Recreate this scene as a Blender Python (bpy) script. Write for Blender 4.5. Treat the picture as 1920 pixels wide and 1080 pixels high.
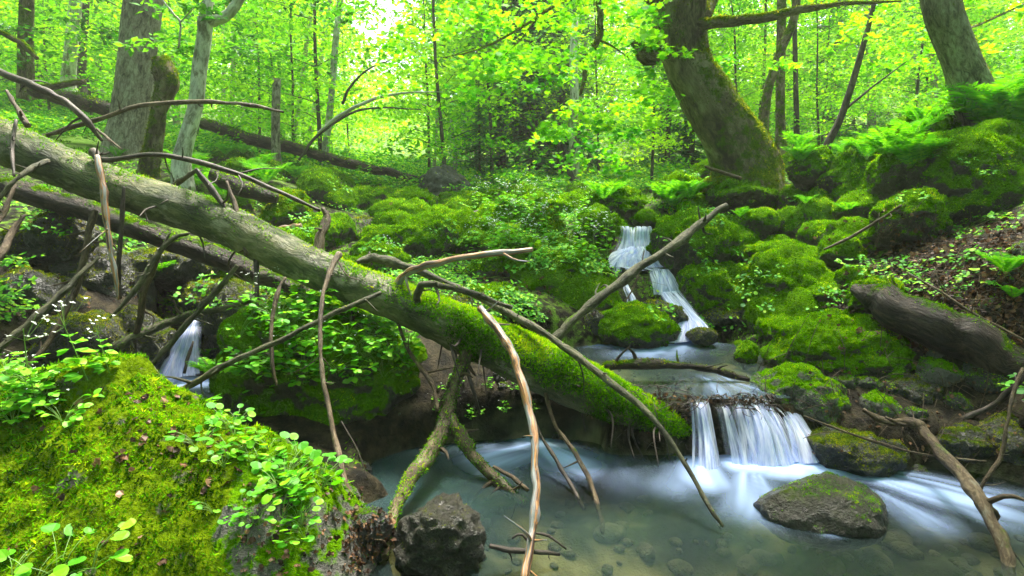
import bpy, math, random
import numpy as np
from mathutils import Vector
from mathutils.bvhtree import BVHTree

for o in list(bpy.data.objects):
    bpy.data.objects.remove(o)
S = bpy.context.scene
COL = S.collection
RNG = np.random.default_rng(11)
random.seed(5)

# ------------------------------------------------------------------ camera
F_PX, PITCH, EYE = 1067.0, math.radians(7.5), 1.15
cam_d = bpy.data.cameras.new('camera')
cam_d.lens = 20.0
cam_d.sensor_width = 36.0
cam_d.clip_start = 0.05
cam_d.clip_end = 600
cam = bpy.data.objects.new('camera', cam_d)
COL.objects.link(cam)
cam.location = (0, 0, EYE)
cam.rotation_euler = (math.radians(90) - PITCH, 0, 0)
S.camera = cam

# ------------------------------------------------------------------ light
SUN_ELEV, SUN_AZ = math.radians(66), math.radians(15)      # azimuth from +Y towards +X (behind the picture, slightly right)
w = bpy.data.worlds.new('World')
S.world = w
w.use_nodes = True
nt = w.node_tree
bg = nt.nodes['Background']
sky = nt.nodes.new('ShaderNodeTexSky')
sky.sky_type = 'NISHITA'
sky.sun_disc = False
sky.sun_elevation = SUN_ELEV
sky.sun_rotation = SUN_AZ
sky.air_density = 1.0
sky.dust_density = 4.0
sky.ozone_density = 1.0
nt.links.new(sky.outputs[0], bg.inputs[0])
bg.inputs[1].default_value = 0.10
sun_d = bpy.data.lights.new('sun', 'SUN')
sun_d.energy = 3.2
sun_d.angle = math.radians(14)
sun_d.color = (1.0, 0.95, 0.84)
sun = bpy.data.objects.new('sun', sun_d)
COL.objects.link(sun)
sd = Vector((math.sin(SUN_AZ) * math.cos(SUN_ELEV), math.cos(SUN_AZ) * math.cos(SUN_ELEV), math.sin(SUN_ELEV)))
sun.rotation_euler = sd.to_track_quat('Z', 'Y').to_euler()
S.view_settings.view_transform = 'Standard'
S.view_settings.look = 'None'
S.view_settings.exposure = 2.65
S.view_settings.gamma = 1.0
S.render.engine = 'CYCLES'
S.cycles.max_bounces = 8
S.cycles.diffuse_bounces = 3
S.cycles.transmission_bounces = 4
S.cycles.transparent_max_bounces = 24
S.cycles.glossy_bounces = 2
S.cycles.volume_bounces = 0
S.cycles.use_denoising = True
S.cycles.use_adaptive_sampling = True
S.cycles.adaptive_threshold = 0.02
S.cycles.sample_clamp_indirect = 4.0
S.cycles.caustics_reflective = False
S.cycles.caustics_refractive = False

HAZE = 0.0028
# ------------------------------------------------------------------ projection helpers (used to measure the place off the photograph)
CP, SP = math.cos(PITCH), math.sin(PITCH)

def ray(px, py):
    x, y = (px - 960) / F_PX, (540 - py) / F_PX
    return np.array([x, CP + y * SP, -SP + y * CP])

def P(px, py, d):
    r = ray(px, py)
    return np.array([0, 0, EYE]) + r * (d / r[1])

def PZ(px, py, z):
    r = ray(px, py)
    return np.array([0, 0, EYE]) + r * ((z - EYE) / r[2])

# ------------------------------------------------------------------ noise
_T = np.random.default_rng(3).random(4096).astype(np.float64)

def vnoise(p):
    p = np.asarray(p, float)
    i = np.floor(p).astype(np.int64)
    f = p - i
    f = f * f * (3 - 2 * f)
    def h(a, b, c):
        return _T[((a * 73856093) ^ (b * 19349663) ^ (c * 83492791)) & 4095]
    x, y, z = i[..., 0], i[..., 1], i[..., 2]
    fx, fy, fz = f[..., 0], f[..., 1], f[..., 2]
    def lx(b, c):
        return h(x, b, c) * (1 - fx) + h(x + 1, b, c) * fx
    a = lx(y, z) * (1 - fy) + lx(y + 1, z) * fy
    b = lx(y, z + 1) * (1 - fy) + lx(y + 1, z + 1) * fy
    return (a * (1 - fz) + b * fz) * 2 - 1

def fbm(p, octs=4, gain=0.5):
    p = np.asarray(p, float)
    s, a, t = 0.0, 1.0, 0.0
    for k in range(octs):
        s = s + a * vnoise(p * (2.03 ** k) + 17.3 * k)
        t += a
        a *= gain
    return s / t

# ------------------------------------------------------------------ mesh builder
class Geo:
    def __init__(self):
        self.V, self.T, self.F, self.n = [], [], [], 0

    def add(self, V, F, mat=0, val=0.5, tc=None, smooth=False):
        V = np.asarray(V, float).reshape(-1, 3)
        F = np.asarray(F, np.int64)
        if len(F) == 0:
            return
        self.V.append(V)
        self.T.append(V if tc is None else np.asarray(tc, float).reshape(-1, 3))
        vv = np.broadcast_to(np.asarray(val, float), (len(F),))
        self.F.append((F + self.n, mat, vv, smooth))
        self.n += len(V)

    def build(self, name, mats, parent=None, loc=(0, 0, 0)):
        me = self.mesh(name, mats, loc)
        o = bpy.data.objects.new(name, me)
        COL.objects.link(o)
        if parent is None:
            o.location = loc
        else:
            o.parent = parent
        return o

    def mesh(self, name, mats, loc=(0, 0, 0)):
        V = np.concatenate(self.V) - np.asarray(loc, float)
        T = np.concatenate(self.T)
        me = bpy.data.meshes.new(name)
        lv, starts, tot, mi, vv, sm, c = [], [], [], [], [], [], 0
        for F, m, val, smooth in self.F:
            n, k = F.shape
            lv.append(F.ravel())
            starts.append(c + np.arange(n) * k)
            c += n * k
            mi.append(np.full(n, m))
            vv.append(val)
            sm.append(np.full(n, smooth))
        lv = np.concatenate(lv).astype(np.int32)
        starts = np.concatenate(starts).astype(np.int32)
        me.vertices.add(len(V))
        me.vertices.foreach_set('co', V.astype(np.float32).ravel())
        me.loops.add(len(lv))
        me.loops.foreach_set('vertex_index', lv)
        me.polygons.add(len(starts))
        me.polygons.foreach_set('loop_start', starts)
        me.polygons.foreach_set('material_index', np.concatenate(mi).astype(np.int32))
        me.update(calc_edges=True)
        me.polygons.foreach_set('use_smooth', np.concatenate(sm).astype(bool))
        a = me.attributes.new('v', 'FLOAT', 'FACE')
        a.data.foreach_set('value', np.concatenate(vv).astype(np.float32))
        a = me.attributes.new('tc', 'FLOAT_VECTOR', 'POINT')
        a.data.foreach_set('vector', T.astype(np.float32).ravel())
        for m in mats:
            me.materials.append(m)
        return me

def tag(o, label=None, cat=None, group=None, kind=None):
    if label: o['label'] = label
    if cat: o['category'] = cat
    if group: o['group'] = group
    if kind: o['kind'] = kind
    return o

def empty(name, loc, label, cat, group=None, rz=0.0):
    o = bpy.data.objects.new(name, None)
    o.empty_display_size = 0.1
    COL.objects.link(o)
    o.location = loc
    o.rotation_euler = (0, 0, rz)
    return tag(o, label, cat, group)

# ------------------------------------------------------------------ shapes
def smooth_path(pts, n):
    pts = np.asarray(pts, float)
    if len(pts) == 2:
        t = np.linspace(0, 1, n)[:, None]
        return pts[0] * (1 - t) + pts[1] * t
    p = np.vstack([2 * pts[0] - pts[1], pts, 2 * pts[-1] - pts[-2]])
    m = len(pts) - 1
    u = np.linspace(0, m - 1e-6, n)
    i = u.astype(int)
    t = (u - i)[:, None]
    p0, p1, p2, p3 = p[i], p[i + 1], p[i + 2], p[i + 3]
    return 0.5 * (2 * p1 + (p2 - p0) * t + (2 * p0 - 5 * p1 + 4 * p2 - p3) * t * t + (3 * p1 - p0 - 3 * p2 + p3) * t ** 3)

def tube(path, rad, sides=8, seg=None, rough=0.0, rfreq=6.0, seed=0, flare=None, ends=True):
    """path (n,3) and radii (n,) of one limb -> V, F (quads), tc"""
    path = np.asarray(path, float)
    rad = np.asarray(rad, float).reshape(-1, 1)
    L0 = np.sum(np.linalg.norm(np.diff(path, axis=0), axis=1))
    n = seg or int(max(4, min(160, L0 / max(0.02, rad.mean() * 0.8))))
    q = smooth_path(np.hstack([path, rad]), n)
    c, r = q[:, :3], np.maximum(q[:, 3], 0.0004)
    d = np.gradient(c, axis=0)
    d /= np.linalg.norm(d, axis=1)[:, None] + 1e-9
    ref = np.array([0, 0, 1.0]) if abs(d[0][2]) < 0.8 else np.array([0, 1.0, 0])
    fr = np.zeros((n, 3))
    u = np.cross(d[0], ref)
    for k in range(n):
        u = u - d[k] * np.dot(u, d[k])
        u /= np.linalg.norm(u) + 1e-9
        fr[k] = u
    w_ = np.cross(d, fr)
    s = np.concatenate([[0], np.cumsum(np.linalg.norm(np.diff(c, axis=0), axis=1))])
    th = np.linspace(0, 2 * np.pi, sides, endpoint=False)
    cs, sn = np.cos(th), np.sin(th)
    nrm = fr[:, None, :] * cs[None, :, None] + w_[:, None, :] * sn[None, :, None]
    R = np.repeat(r[:, None], sides, 1)
    tc = np.stack([R * cs[None], R * sn[None], np.repeat(s[:, None], sides, 1)], -1)
    if rough > 0:
        q2 = tc * rfreq + seed * 7.7
        q2[..., 2] *= 0.4
        R = R * (1 + rough * fbm(q2, 3))
        q3 = tc * rfreq * 4 + seed * 3.1
        q3[..., 2] *= 0.25
        R = R * (1 + rough * 0.35 * fbm(q3, 2))
    V = c[:, None, :] + nrm * R[..., None]
    k = np.arange(n - 1)[:, None] * sides
    j = np.arange(sides)[None]
    j2 = (j + 1) % sides
    Fq = np.stack([k + j, k + j2, k + sides + j2, k + sides + j], -1).reshape(-1, 4)
    V = V.reshape(-1, 3)
    tc = tc.reshape(-1, 3)
    if ends:
        b = len(V)
        V = np.vstack([V, c[0] - d[0] * r[0] * 0.25, c[-1] + d[-1] * r[-1] * 0.3])
        tc = np.vstack([tc, [0, 0, 0], [0, 0, s[-1]]])
        jj = np.arange(sides)
        e0 = np.stack([np.full(sides, b), (jj + 1) % sides, jj, np.full(sides, b)], -1)
        o2 = (n - 1) * sides
        e1 = np.stack([np.full(sides, b + 1), o2 + jj, o2 + (jj + 1) % sides, np.full(sides, b + 1)], -1)
        T3 = np.vstack([e0[:, :3], e1[:, :3]])
        return V, Fq, tc, T3
    return V, Fq, tc, None

def add_tube(g, path, rad, mat=0, val=0.5, **kw):
    V, F, tc, T3 = tube(path, rad, **kw)
    base = g.n
    g.add(V, F, mat, val, tc, True)
    if T3 is not None:
        g.F.append((T3 + base, mat, np.full(len(T3), 0.5 if np.ndim(val) else val), False))
    return V, F

def pxpath(pts, thin=1.0):
    """[(px,py,depth,width_px)] -> world path, radii"""
    W, R = [], []
    q = np.array([(p[0], p[1]) for p in pts], float)
    dq = np.gradient(q, axis=0)
    for (px, py, d, wd), t in zip(pts, dq):
        r = ray(px, py)
        n = np.array([-t[1], t[0]]) / (np.hypot(*t) + 1e-9)
        off = ((px - 960) * n[0] + (py - 540) * n[1]) / F_PX
        W.append(P(px, py, d))
        R.append(thin * wd / 2 / F_PX * d / r[1] / math.sqrt(1 + off * off))
    return np.array(W), np.array(R)

_ico = {}
def ico(sub):
    if sub not in _ico:
        import bmesh
        bm = bmesh.new()
        bmesh.ops.create_icosphere(bm, subdivisions=sub, radius=1.0)
        V = np.array([v.co[:] for v in bm.verts])
        F = np.array([[v.index for v in f.verts] for f in bm.faces])
        bm.free()
        _ico[sub] = (V, F)
    return _ico[sub]

def rock_shape(size, seed, sub=4, lump=0.22, facet=0.5, cushion=0.03):
    V, F = ico(sub)
    rng = np.random.default_rng(seed)
    D = V.copy()
    r = 1 + lump * fbm(D * 1.2 + seed * 5.13, 3)
    Q = D * r[:, None]
    for k in range(int(10 * facet)):
        n = rng.normal(size=3)
        n /= np.linalg.norm(n)
        h = rng.uniform(0.62, 0.9)
        ex = np.maximum(Q @ n - h, 0)
        Q -= ex[:, None] * n * 0.75
    sc = np.asarray(size, float)
    Q = Q * sc
    m = float(np.mean(sc))
    nrm = D
    c = cushion * (np.abs(fbm(Q * 9 + seed, 3)) * 1.6 + 0.4 * fbm(Q * 28 + seed, 2))
    Q = Q + nrm * c[:, None] * min(1.0, m * 3)
    a = rng.uniform(0, 6.28)
    Rz = np.array([[math.cos(a), -math.sin(a), 0], [math.sin(a), math.cos(a), 0], [0, 0, 1]])
    return Q, F, Rz

LEAF = {
    'diamond': np.array([[0, 0, 0], [0.3, 0.45, 0.06], [0, 1, -0.03], [-0.3, 0.45, 0.06]]),
    'blade': np.array([[-0.12, 0, 0], [0.12, 0, 0], [0.0, 1, 0]]),
    'strip': np.array([[-0.06, 0, 0], [0.06, 0, 0], [0.04, 1, 0], [-0.04, 1, 0]]),
    'oval': np.array([[0, 0, 0], [0.22, 0.2, 0.04], [0.3, 0.5, 0.06], [0.18, 0.82, 0.02], [0, 1, -0.05], [-0.18, 0.82, 0.02], [-0.3, 0.5, 0.06], [-0.22, 0.2, 0.04]]),
    'maple': np.array([[0, 0, 0], [0.22, 0.02, 0], [0.2, 0.2, 0.02], [0.52, 0.34, 0], [0.3, 0.5, 0.02], [0.36, 0.82, 0], [0.12, 0.72, 0.02], [0, 1.05, -0.04],
                       [-0.12, 0.72, 0.02], [-0.36, 0.82, 0], [-0.3, 0.5, 0.02], [-0.52, 0.34, 0], [-0.2, 0.2, 0.02], [-0.22, 0.02, 0]]),
    'round': np.array([[0.0, 0.08, -0.05], [0.22, -0.02, 0.0], [0.42, 0.16, 0.05], [0.5, 0.46, 0.07], [0.4, 0.78, 0.06], [0.18, 0.98, 0.04],
                       [-0.04, 1.0, 0.03], [-0.26, 0.94, 0.05], [-0.44, 0.74, 0.07], [-0.5, 0.42, 0.06], [-0.4, 0.12, 0.05], [-0.2, -0.02, 0.0]]),
    'crumpled': np.array([[0, 0, 0.1], [0.24, 0.12, -0.04], [0.4, 0.4, 0.12], [0.22, 0.7, -0.08], [0.05, 1, 0.14], [-0.3, 0.8, -0.02], [-0.26, 0.45, 0.12], [-0.38, 0.2, -0.06]]),
    'petal': np.array([[0, 0, 0], [0.2, 0.5, 0.05], [0.0, 1, 0.1], [-0.2, 0.5, 0.05]]),
}

def unit(a):
    return a / (np.linalg.norm(a, axis=-1, keepdims=True) + 1e-9)

def leaves(g, pos, nrm, size, shape='diamond', mat=1, val=None, head=None, rng=RNG, smooth=False, aspect=1.0):
    pos = np.asarray(pos, float)
    n = len(pos)
    if n == 0:
        return
    N = unit(np.asarray(nrm, float))
    h = rng.normal(size=(n, 3)) if head is None else np.asarray(head, float)
    h = unit(h - N * np.sum(h * N, 1, keepdims=True))
    s = np.cross(h, N)
    sh = LEAF[shape]
    size = np.broadcast_to(np.asarray(size, float), (n,))[:, None, None]
    V = pos[:, None] + size * (s[:, None] * sh[None, :, :1] * aspect + h[:, None] * sh[None, :, 1:2] + N[:, None] * sh[None, :, 2:3])
    k = len(sh)
    F = np.arange(n * k).reshape(n, k)
    if val is None:
        val = rng.random(n)
    g.add(V.reshape(-1, 3), F, mat, val, None, smooth)

def sample_surface(V, F, n, rng):
    if F.shape[1] == 4:
        F = np.vstack([F[:, :3], F[:, [0, 2, 3]]])
    a, b, c = V[F[:, 0]], V[F[:, 1]], V[F[:, 2]]
    cr = np.cross(b - a, c - a)
    ar = np.linalg.norm(cr, axis=1)
    p = ar / ar.sum()
    i = rng.choice(len(F), n, p=p)
    u, v = rng.random(n), rng.random(n)
    m = u + v > 1
    u[m], v[m] = 1 - u[m], 1 - v[m]
    pt = a[i] + (b[i] - a[i]) * u[:, None] + (c[i] - a[i]) * v[:, None]
    return pt, unit(cr[i])

def surf_area(V, F):
    if F.shape[1] == 4:
        F = np.vstack([F[:, :3], F[:, [0, 2, 3]]])
    a, b, c = V[F[:, 0]], V[F[:, 1]], V[F[:, 2]]
    return 0.5 * np.linalg.norm(np.cross(b - a, c - a), axis=1).sum()

CAM = np.array([0, 0, EYE])
def moss_blades(g, V, F, amount, thr, size, mat, seed=0, limit=60000, freq=5.0, stream=0.8, facing=True, zmin=-9):
    """moss: many tiny leaflets standing on the upward surfaces of V,F"""
    rng = np.random.default_rng(seed + 100)
    A = surf_area(V, F)
    n = int(min(limit, amount * A / (size * size)))
    if n < 10:
        return
    pt, nr = sample_surface(V, F, n, rng)
    nz = nr[:, 2]
    m = nz + 0.75 * fbm(pt * freq * 1.5 + seed, 3) + 0.25 * rng.normal(size=n) * 0.5 > thr
    m &= pt[:, 2] > zmin
    if facing:
        view = np.sum(nr * unit(CAM - pt), 1)
        m &= view > -0.45
    pt, nr = pt[m], nr[m]
    n = len(pt)
    if n == 0:
        return
    up = unit(nr + 0.75 * rng.normal(size=(n, 3)) + np.array([0, 0, 0.25]))
    side = unit(nr * 0.6 + rng.normal(size=(n, 3)) * 0.7)
    patch = fbm(pt * 7 + 3 * seed, 3)
    fine = fbm(pt * 40 + seed, 2)
    val = np.clip(0.40 + 0.65 * patch + 0.25 * (nr[:, 2] - 0.4) + 0.3 * fine + 0.18 * rng.normal(size=n), 0, 1)
    leaves(g, pt - nr * size * 0.2, side, size * (0.7 + 0.9 * rng.random(n)) * (1 + 0.5 * fine), 'blade', mat, val, head=up, rng=rng, aspect=2.0)

# ------------------------------------------------------------------ materials
def newmat(name):
    m = bpy.data.materials.new(name)
    m.use_nodes = True
    m.node_tree.nodes.clear()
    return m, m.node_tree

class NB:
    def __init__(self, name):
        self.m, self.t = newmat(name)

    def n(self, typ, **kw):
        nd = self.t.nodes.new(typ)
        for k, v in kw.items():
            if k.startswith('i_'):
                key = k[2:]
                key = int(key) if key.isdigit() else key.replace('_', ' ')
                s = nd.inputs[key]
                if hasattr(v, 'is_output') or isinstance(v, bpy.types.NodeSocket):
                    self.t.links.new(v, s)
                else:
                    s.default_value = v
            else:
                setattr(nd, k, v)
        return nd

    def tc(self):
        a = self.n('ShaderNodeAttribute')
        a.attribute_name = 'tc'
        return a.outputs['Vector']

    def val(self):
        a = self.n('ShaderNodeAttribute')
        a.attribute_name = 'v'
        return a.outputs['Fac']

    def noise(self, vec, scale, detail=4, rough=0.55, stretch=None, dist=0.0):
        if stretch:
            mp = self.n('ShaderNodeMapping', i_Vector=vec, i_Scale=stretch)
            vec = mp.outputs[0]
        x = self.n('ShaderNodeTexNoise', i_Vector=vec, i_Scale=scale, i_Detail=detail, i_Roughness=rough, i_Distortion=dist)
        return x.outputs['Fac']

    def ramp(self, fac, stops):
        r = self.n('ShaderNodeValToRGB', i_0=fac)
        e = r.color_ramp.elements
        while len(e) > 1:
            e.remove(e[-1])
        for k, (p, c) in enumerate(stops):
            el = e[0] if k == 0 else e.new(p)
            el.position = p
            el.color = (*c, 1) if len(c) == 3 else (c[0],) * 3 + (1,)
        return r.outputs['Color']

    def step(self, fac, lo, hi):
        return self.n('ShaderNodeMapRange', i_0=fac, i_1=lo, i_2=hi, i_3=0.0, i_4=1.0, interpolation_type='SMOOTHSTEP').outputs[0]

    def mix(self, fac, a, b, bt='MIX'):
        x = self.n('ShaderNodeMix', data_type='RGBA', blend_type=bt)
        for s, v in ((x.inputs[0], fac), (x.inputs[6], a), (x.inputs[7], b)):
            if isinstance(v, bpy.types.NodeSocket):
                self.t.links.new(v, s)
            else:
                s.default_value = v if not isinstance(v, tuple) or len(v) == 4 else (*v, 1)
        return x.outputs[2]

    def math(self, op, a, b=0.0, c=None):
        x = self.n('ShaderNodeMath', operation=op)
        for s, v in zip(x.inputs, (a, b) if c is None else (a, b, c)):
            if isinstance(v, bpy.types.NodeSocket):
                self.t.links.new(v, s)
            else:
                s.default_value = v
        return x.outputs[0]

    def bump(self, h, strength, dist):
        return self.n('ShaderNodeBump', i_Height=h, i_Strength=strength, i_Distance=dist).outputs[0]

    def out(self, sh):
        o = self.n('ShaderNodeOutputMaterial')
        self.t.links.new(sh, o.inputs['Surface'])
        return self.m

    def principled(self, col, rough=0.8, normal=None, spec=0.3):
        b = self.n('ShaderNodeBsdfPrincipled')
        for k, v in (('Base Color', col), ('Roughness', rough), ('Specular IOR Level', spec)):
            if isinstance(v, bpy.types.NodeSocket):
                self.t.links.new(v, b.inputs[k])
            else:
                b.inputs[k].default_value = v if not isinstance(v, tuple) else (*v, 1)
        if normal is not None:
            self.t.links.new(normal, b.inputs['Normal'])
        return b.outputs[0]

    def nz(self):
        g = self.n('ShaderNodeNewGeometry')
        s = self.n('ShaderNodeSeparateXYZ', i_0=g.outputs['Normal'])
        return s.outputs[2], g.outputs['Position']

def mat_leaf(name, stops, trans=0.5, gloss=0.06, tint=(1.15, 1.1, 0.5)):
    b = NB(name)
    v = b.val()
    col = b.ramp(v, stops)
    tcol = b.mix(1.0, col, tint, 'MULTIPLY')
    d = b.n('ShaderNodeBsdfDiffuse', i_Color=col)
    t = b.n('ShaderNodeBsdfTranslucent', i_Color=tcol)
    mx = b.n('ShaderNodeMixShader', i_0=trans, i_1=d.outputs[0], i_2=t.outputs[0])
    gl = b.n('ShaderNodeBsdfGlossy', i_Color=(0.9, 0.95, 1, 1), i_Roughness=0.5)
    m2 = b.n('ShaderNodeMixShader', i_0=gloss, i_1=mx.outputs[0], i_2=gl.outputs[0])
    return b.out(m2.outputs[0])

def mat_rock(name, rock, moss, thr=0.1, wet=0.0, lichen=0.3, sharp=0.18):
    b = NB(name)
    nz, pos = b.nz()
    n1 = b.noise(pos, 3.0, 5, 0.6)
    n2 = b.noise(pos, 14.0, 6, 0.65)
    n3 = b.noise(pos, 60.0, 4, 0.7)
    rc = b.ramp(n2, [(0.25, tuple(c * 0.35 for c in rock)), (0.5, rock), (0.75, tuple(min(1, c * 1.6) for c in rock))])
    li = b.step(b.noise(pos, 7.0, 6, 0.75), 0.62, 0.68)
    rc = b.mix(b.math('MULTIPLY', li, lichen), rc, (0.42, 0.43, 0.38))
    mc = b.ramp(b.math('ADD', b.math('MULTIPLY', n3, 0.6), b.math('MULTIPLY', n1, 0.4)),
                [(0.3, tuple(c * 0.3 for c in moss)), (0.5, moss), (0.7, (moss[0] * 1.9, moss[1] * 1.5, moss[2]))])
    mk = b.math('ADD', nz, b.math('MULTIPLY', b.math('SUBTRACT', n2, 0.5), 1.6))
    mk = b.math('ADD', mk, b.math('MULTIPLY', b.math('SUBTRACT', n1, 0.5), 1.2))
    mask = b.step(mk, thr, thr + sharp)
    col = b.mix(mask, rc, mc)
    h = b.math('ADD', b.math('MULTIPLY', n2, 0.6), b.math('MULTIPLY', n3, 0.4))
    nm = b.bump(h, 1.0, 0.06)
    ro = b.math('SUBTRACT', 0.9, b.math('MULTIPLY', b.math('SUBTRACT', 1.0, mask), wet))
    return b.out(b.principled(col, ro, nm, b.math('MULTIPLY', b.math('SUBTRACT', 1.0, mask), 0.4)))

def mat_bark(name, dark, mid, light, moss=(0.06, 0.12, 0.005), moss_thr=1.2, blotch=0.5, rough=0.8, groove=6.0, bump=0.5, lichen=None, dist=0.02):
    b = NB(name)
    nz, pos = b.nz()
    tc = b.tc()
    n1 = b.noise(tc, groove * 4, 8, 0.75, (1, 1, 0.38), 0.8)
    n2 = b.noise(tc, 7.0, 5, 0.6, (1, 1, 0.5))
    n3 = b.noise(tc, 70.0, 5, 0.7, (1, 1, 0.35))
    f = b.math('ADD', b.math('MULTIPLY', n1, 1 - blotch), b.math('MULTIPLY', n2, blotch))
    col = b.ramp(f, [(0.41, dark), (0.5, mid), (0.60, light)])
    if lichen:
        col = b.mix(b.math('MULTIPLY', b.step(b.noise(tc, 11.0, 5, 0.7, (1, 1, 0.5)), 0.54, 0.64), 0.8), col, lichen)
    mk = b.math('ADD', b.math('MULTIPLY', nz, 0.8), b.math('MULTIPLY', b.math('SUBTRACT', b.noise(pos, 6.0, 5, 0.7), 0.5), 3.2))
    mask = b.step(mk, moss_thr, moss_thr + 0.35)
    mc = b.ramp(b.noise(pos, 50.0, 4, 0.7), [(0.3, tuple(c * 0.3 for c in moss)), (0.5, moss), (0.72, (moss[0] * 1.9, moss[1] * 1.6, moss[2]))])
    col = b.mix(mask, col, mc)
    h = b.math('ADD', b.math('MULTIPLY', n1, 0.7), b.math('MULTIPLY', n3, 0.3))
    nm = b.bump(h, bump, dist)
    return b.out(b.principled(col, rough, nm, b.math('MULTIPLY', b.math('SUBTRACT', 1.0, mask), 0.3)))

MOSS = (0.07, 0.17, 0.002)
M = {}
M['moss'] = mat_leaf('moss_leaflets', [(0.0, (0.012, 0.045, 0.001)), (0.28, (0.045, 0.16, 0.001)), (0.55, (0.125, 0.36, 0.002)), (0.82, (0.27, 0.53, 0.003)), (1.0, (0.48, 0.56, 0.012))], 0.45, 0.0)
M['moss_brown'] = mat_leaf('moss_olive_leaflets', [(0.0, (0.035, 0.045, 0.004)), (0.45, (0.15, 0.20, 0.004)), (0.8, (0.32, 0.38, 0.008)), (1.0, (0.45, 0.40, 0.02))], 0.4, 0.0)
M['herb'] = mat_leaf('herb_leaf', [(0.0, (0.03, 0.19, 0.004)), (0.5, (0.11, 0.43, 0.007)), (0.85, (0.26, 0.60, 0.01)), (1.0, (0.46, 0.68, 0.02))], 0.45, 0.018)
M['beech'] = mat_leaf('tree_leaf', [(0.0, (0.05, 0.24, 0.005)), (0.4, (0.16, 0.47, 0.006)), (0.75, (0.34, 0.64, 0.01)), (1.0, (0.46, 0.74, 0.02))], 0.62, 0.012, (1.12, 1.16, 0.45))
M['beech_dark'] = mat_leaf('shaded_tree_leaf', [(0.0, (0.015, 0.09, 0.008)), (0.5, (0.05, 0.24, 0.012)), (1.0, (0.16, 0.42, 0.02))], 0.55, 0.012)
M['maple'] = mat_leaf('maple_leaf', [(0.0, (0.04, 0.26, 0.006)), (0.5, (0.16, 0.50, 0.008)), (1.0, (0.36, 0.66, 0.015))], 0.62, 0.012, (1.15, 1.15, 0.4))
M['needle'] = mat_leaf('conifer_needles', [(0.0, (0.012, 0.06, 0.025)), (0.6, (0.045, 0.18, 0.07)), (1.0, (0.12, 0.32, 0.13))], 0.3, 0.05, (1, 1.1, 0.8))
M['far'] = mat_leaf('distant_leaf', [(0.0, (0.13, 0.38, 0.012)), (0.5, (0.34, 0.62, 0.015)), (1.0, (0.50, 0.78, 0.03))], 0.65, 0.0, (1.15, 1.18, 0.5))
M['petal'] = mat_leaf('white_petal', [(0.0, (0.75, 0.8, 0.78)), (1.0, (0.85, 0.86, 0.85))], 0.35, 0.03, (1, 1, 1))
M['dead_leaf'] = mat_leaf('dead_leaf', [(0.0, (0.018, 0.009, 0.005)), (0.4, (0.06, 0.028, 0.014)), (0.75, (0.15, 0.075, 0.035)), (0.92, (0.26, 0.14, 0.07)), (1.0, (0.27, 0.19, 0.12))], 0.2, 0.02, (1, 1, 1))
M['stem'] = mat_leaf('herb_stem', [(0.0, (0.10, 0.26, 0.02)), (1.0, (0.22, 0.36, 0.04))], 0.3, 0.05)
M['rock_moss'] = mat_rock('mossy_rock', (0.055, 0.048, 0.034), MOSS, -0.12, 0.35)
M['rock_half'] = mat_rock('half_mossy_rock', (0.10, 0.095, 0.08), MOSS, 0.55, 0.45, 0.8)
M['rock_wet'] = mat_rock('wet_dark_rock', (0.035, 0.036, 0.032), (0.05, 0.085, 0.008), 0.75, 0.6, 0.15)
M['rock_pool'] = mat_rock('washed_pool_rock', (0.035, 0.032, 0.022), (0.035, 0.06, 0.004), 0.95, 0.6, 0.1, 0.4)
M['rock_grey'] = mat_rock('grey_lichen_rock', (0.09, 0.09, 0.085), MOSS, 1.3, 0.3, 1.0)
M['log'] = mat_bark('log_bark', (0.018, 0.026, 0.005), (0.075, 0.09, 0.026), (0.20, 0.18, 0.08), moss=(0.045, 0.10, 0.006), moss_thr=0.8, blotch=0.5, rough=0.5, bump=0.8, lichen=(0.27, 0.25, 0.17), dist=0.04)
M['stick'] = mat_bark('stick_bark', (0.02, 0.012, 0.006), (0.085, 0.055, 0.028), (0.24, 0.18, 0.11), moss_thr=1.05, dist=0.02, bump=0.9, lichen=(0.22, 0.20, 0.15), rough=0.55, groove=14)
M['grey_stick'] = mat_bark('grey_branch_bark', (0.016, 0.016, 0.007), (0.06, 0.058, 0.026), (0.18, 0.16, 0.095), moss_thr=0.95, dist=0.02, bump=0.9, lichen=(0.17, 0.17, 0.12), rough=0.6, groove=12)
M['dark_stick'] = mat_bark('dark_branch_bark', (0.014, 0.010, 0.008), (0.05, 0.036, 0.028), (0.13, 0.10, 0.085), moss_thr=1.5, rough=0.5, groove=12)
def mat_peeled():
    """branch whose bark peels in long strips: orange inner bark over weathered grey wood"""
    b = NB('peeled_orange_wood')
    tc = b.tc()
    st = b.noise(tc, 95.0, 3, 0.6, (1, 1, 0.018), 0.3)
    fine = b.noise(tc, 160.0, 4, 0.7, (1, 1, 0.06))
    big = b.noise(tc, 5.0, 3, 0.6)
    wood_ = b.ramp(fine, [(0.3, (0.07, 0.07, 0.07)), (0.6, (0.24, 0.25, 0.25))])
    bark_ = b.ramp(fine, [(0.3, (0.08, 0.035, 0.015)), (0.5, (0.30, 0.13, 0.04)), (0.7, (0.52, 0.28, 0.09))])
    f = b.math('ADD', st, b.math('MULTIPLY', b.math('SUBTRACT', big, 0.5), 0.5))
    col = b.mix(b.step(f, 0.475, 0.52), wood_, bark_)
    col = b.mix(b.step(f, 0.60, 0.63), col, (0.045, 0.022, 0.014))
    return b.out(b.principled(col, 0.42, b.bump(b.math('ADD', b.math('MULTIPLY', f, 0.7), b.math('MULTIPLY', fine, 0.3)), 0.9, 0.01), 0.5))
M['orange'] = mat_peeled()
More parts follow.
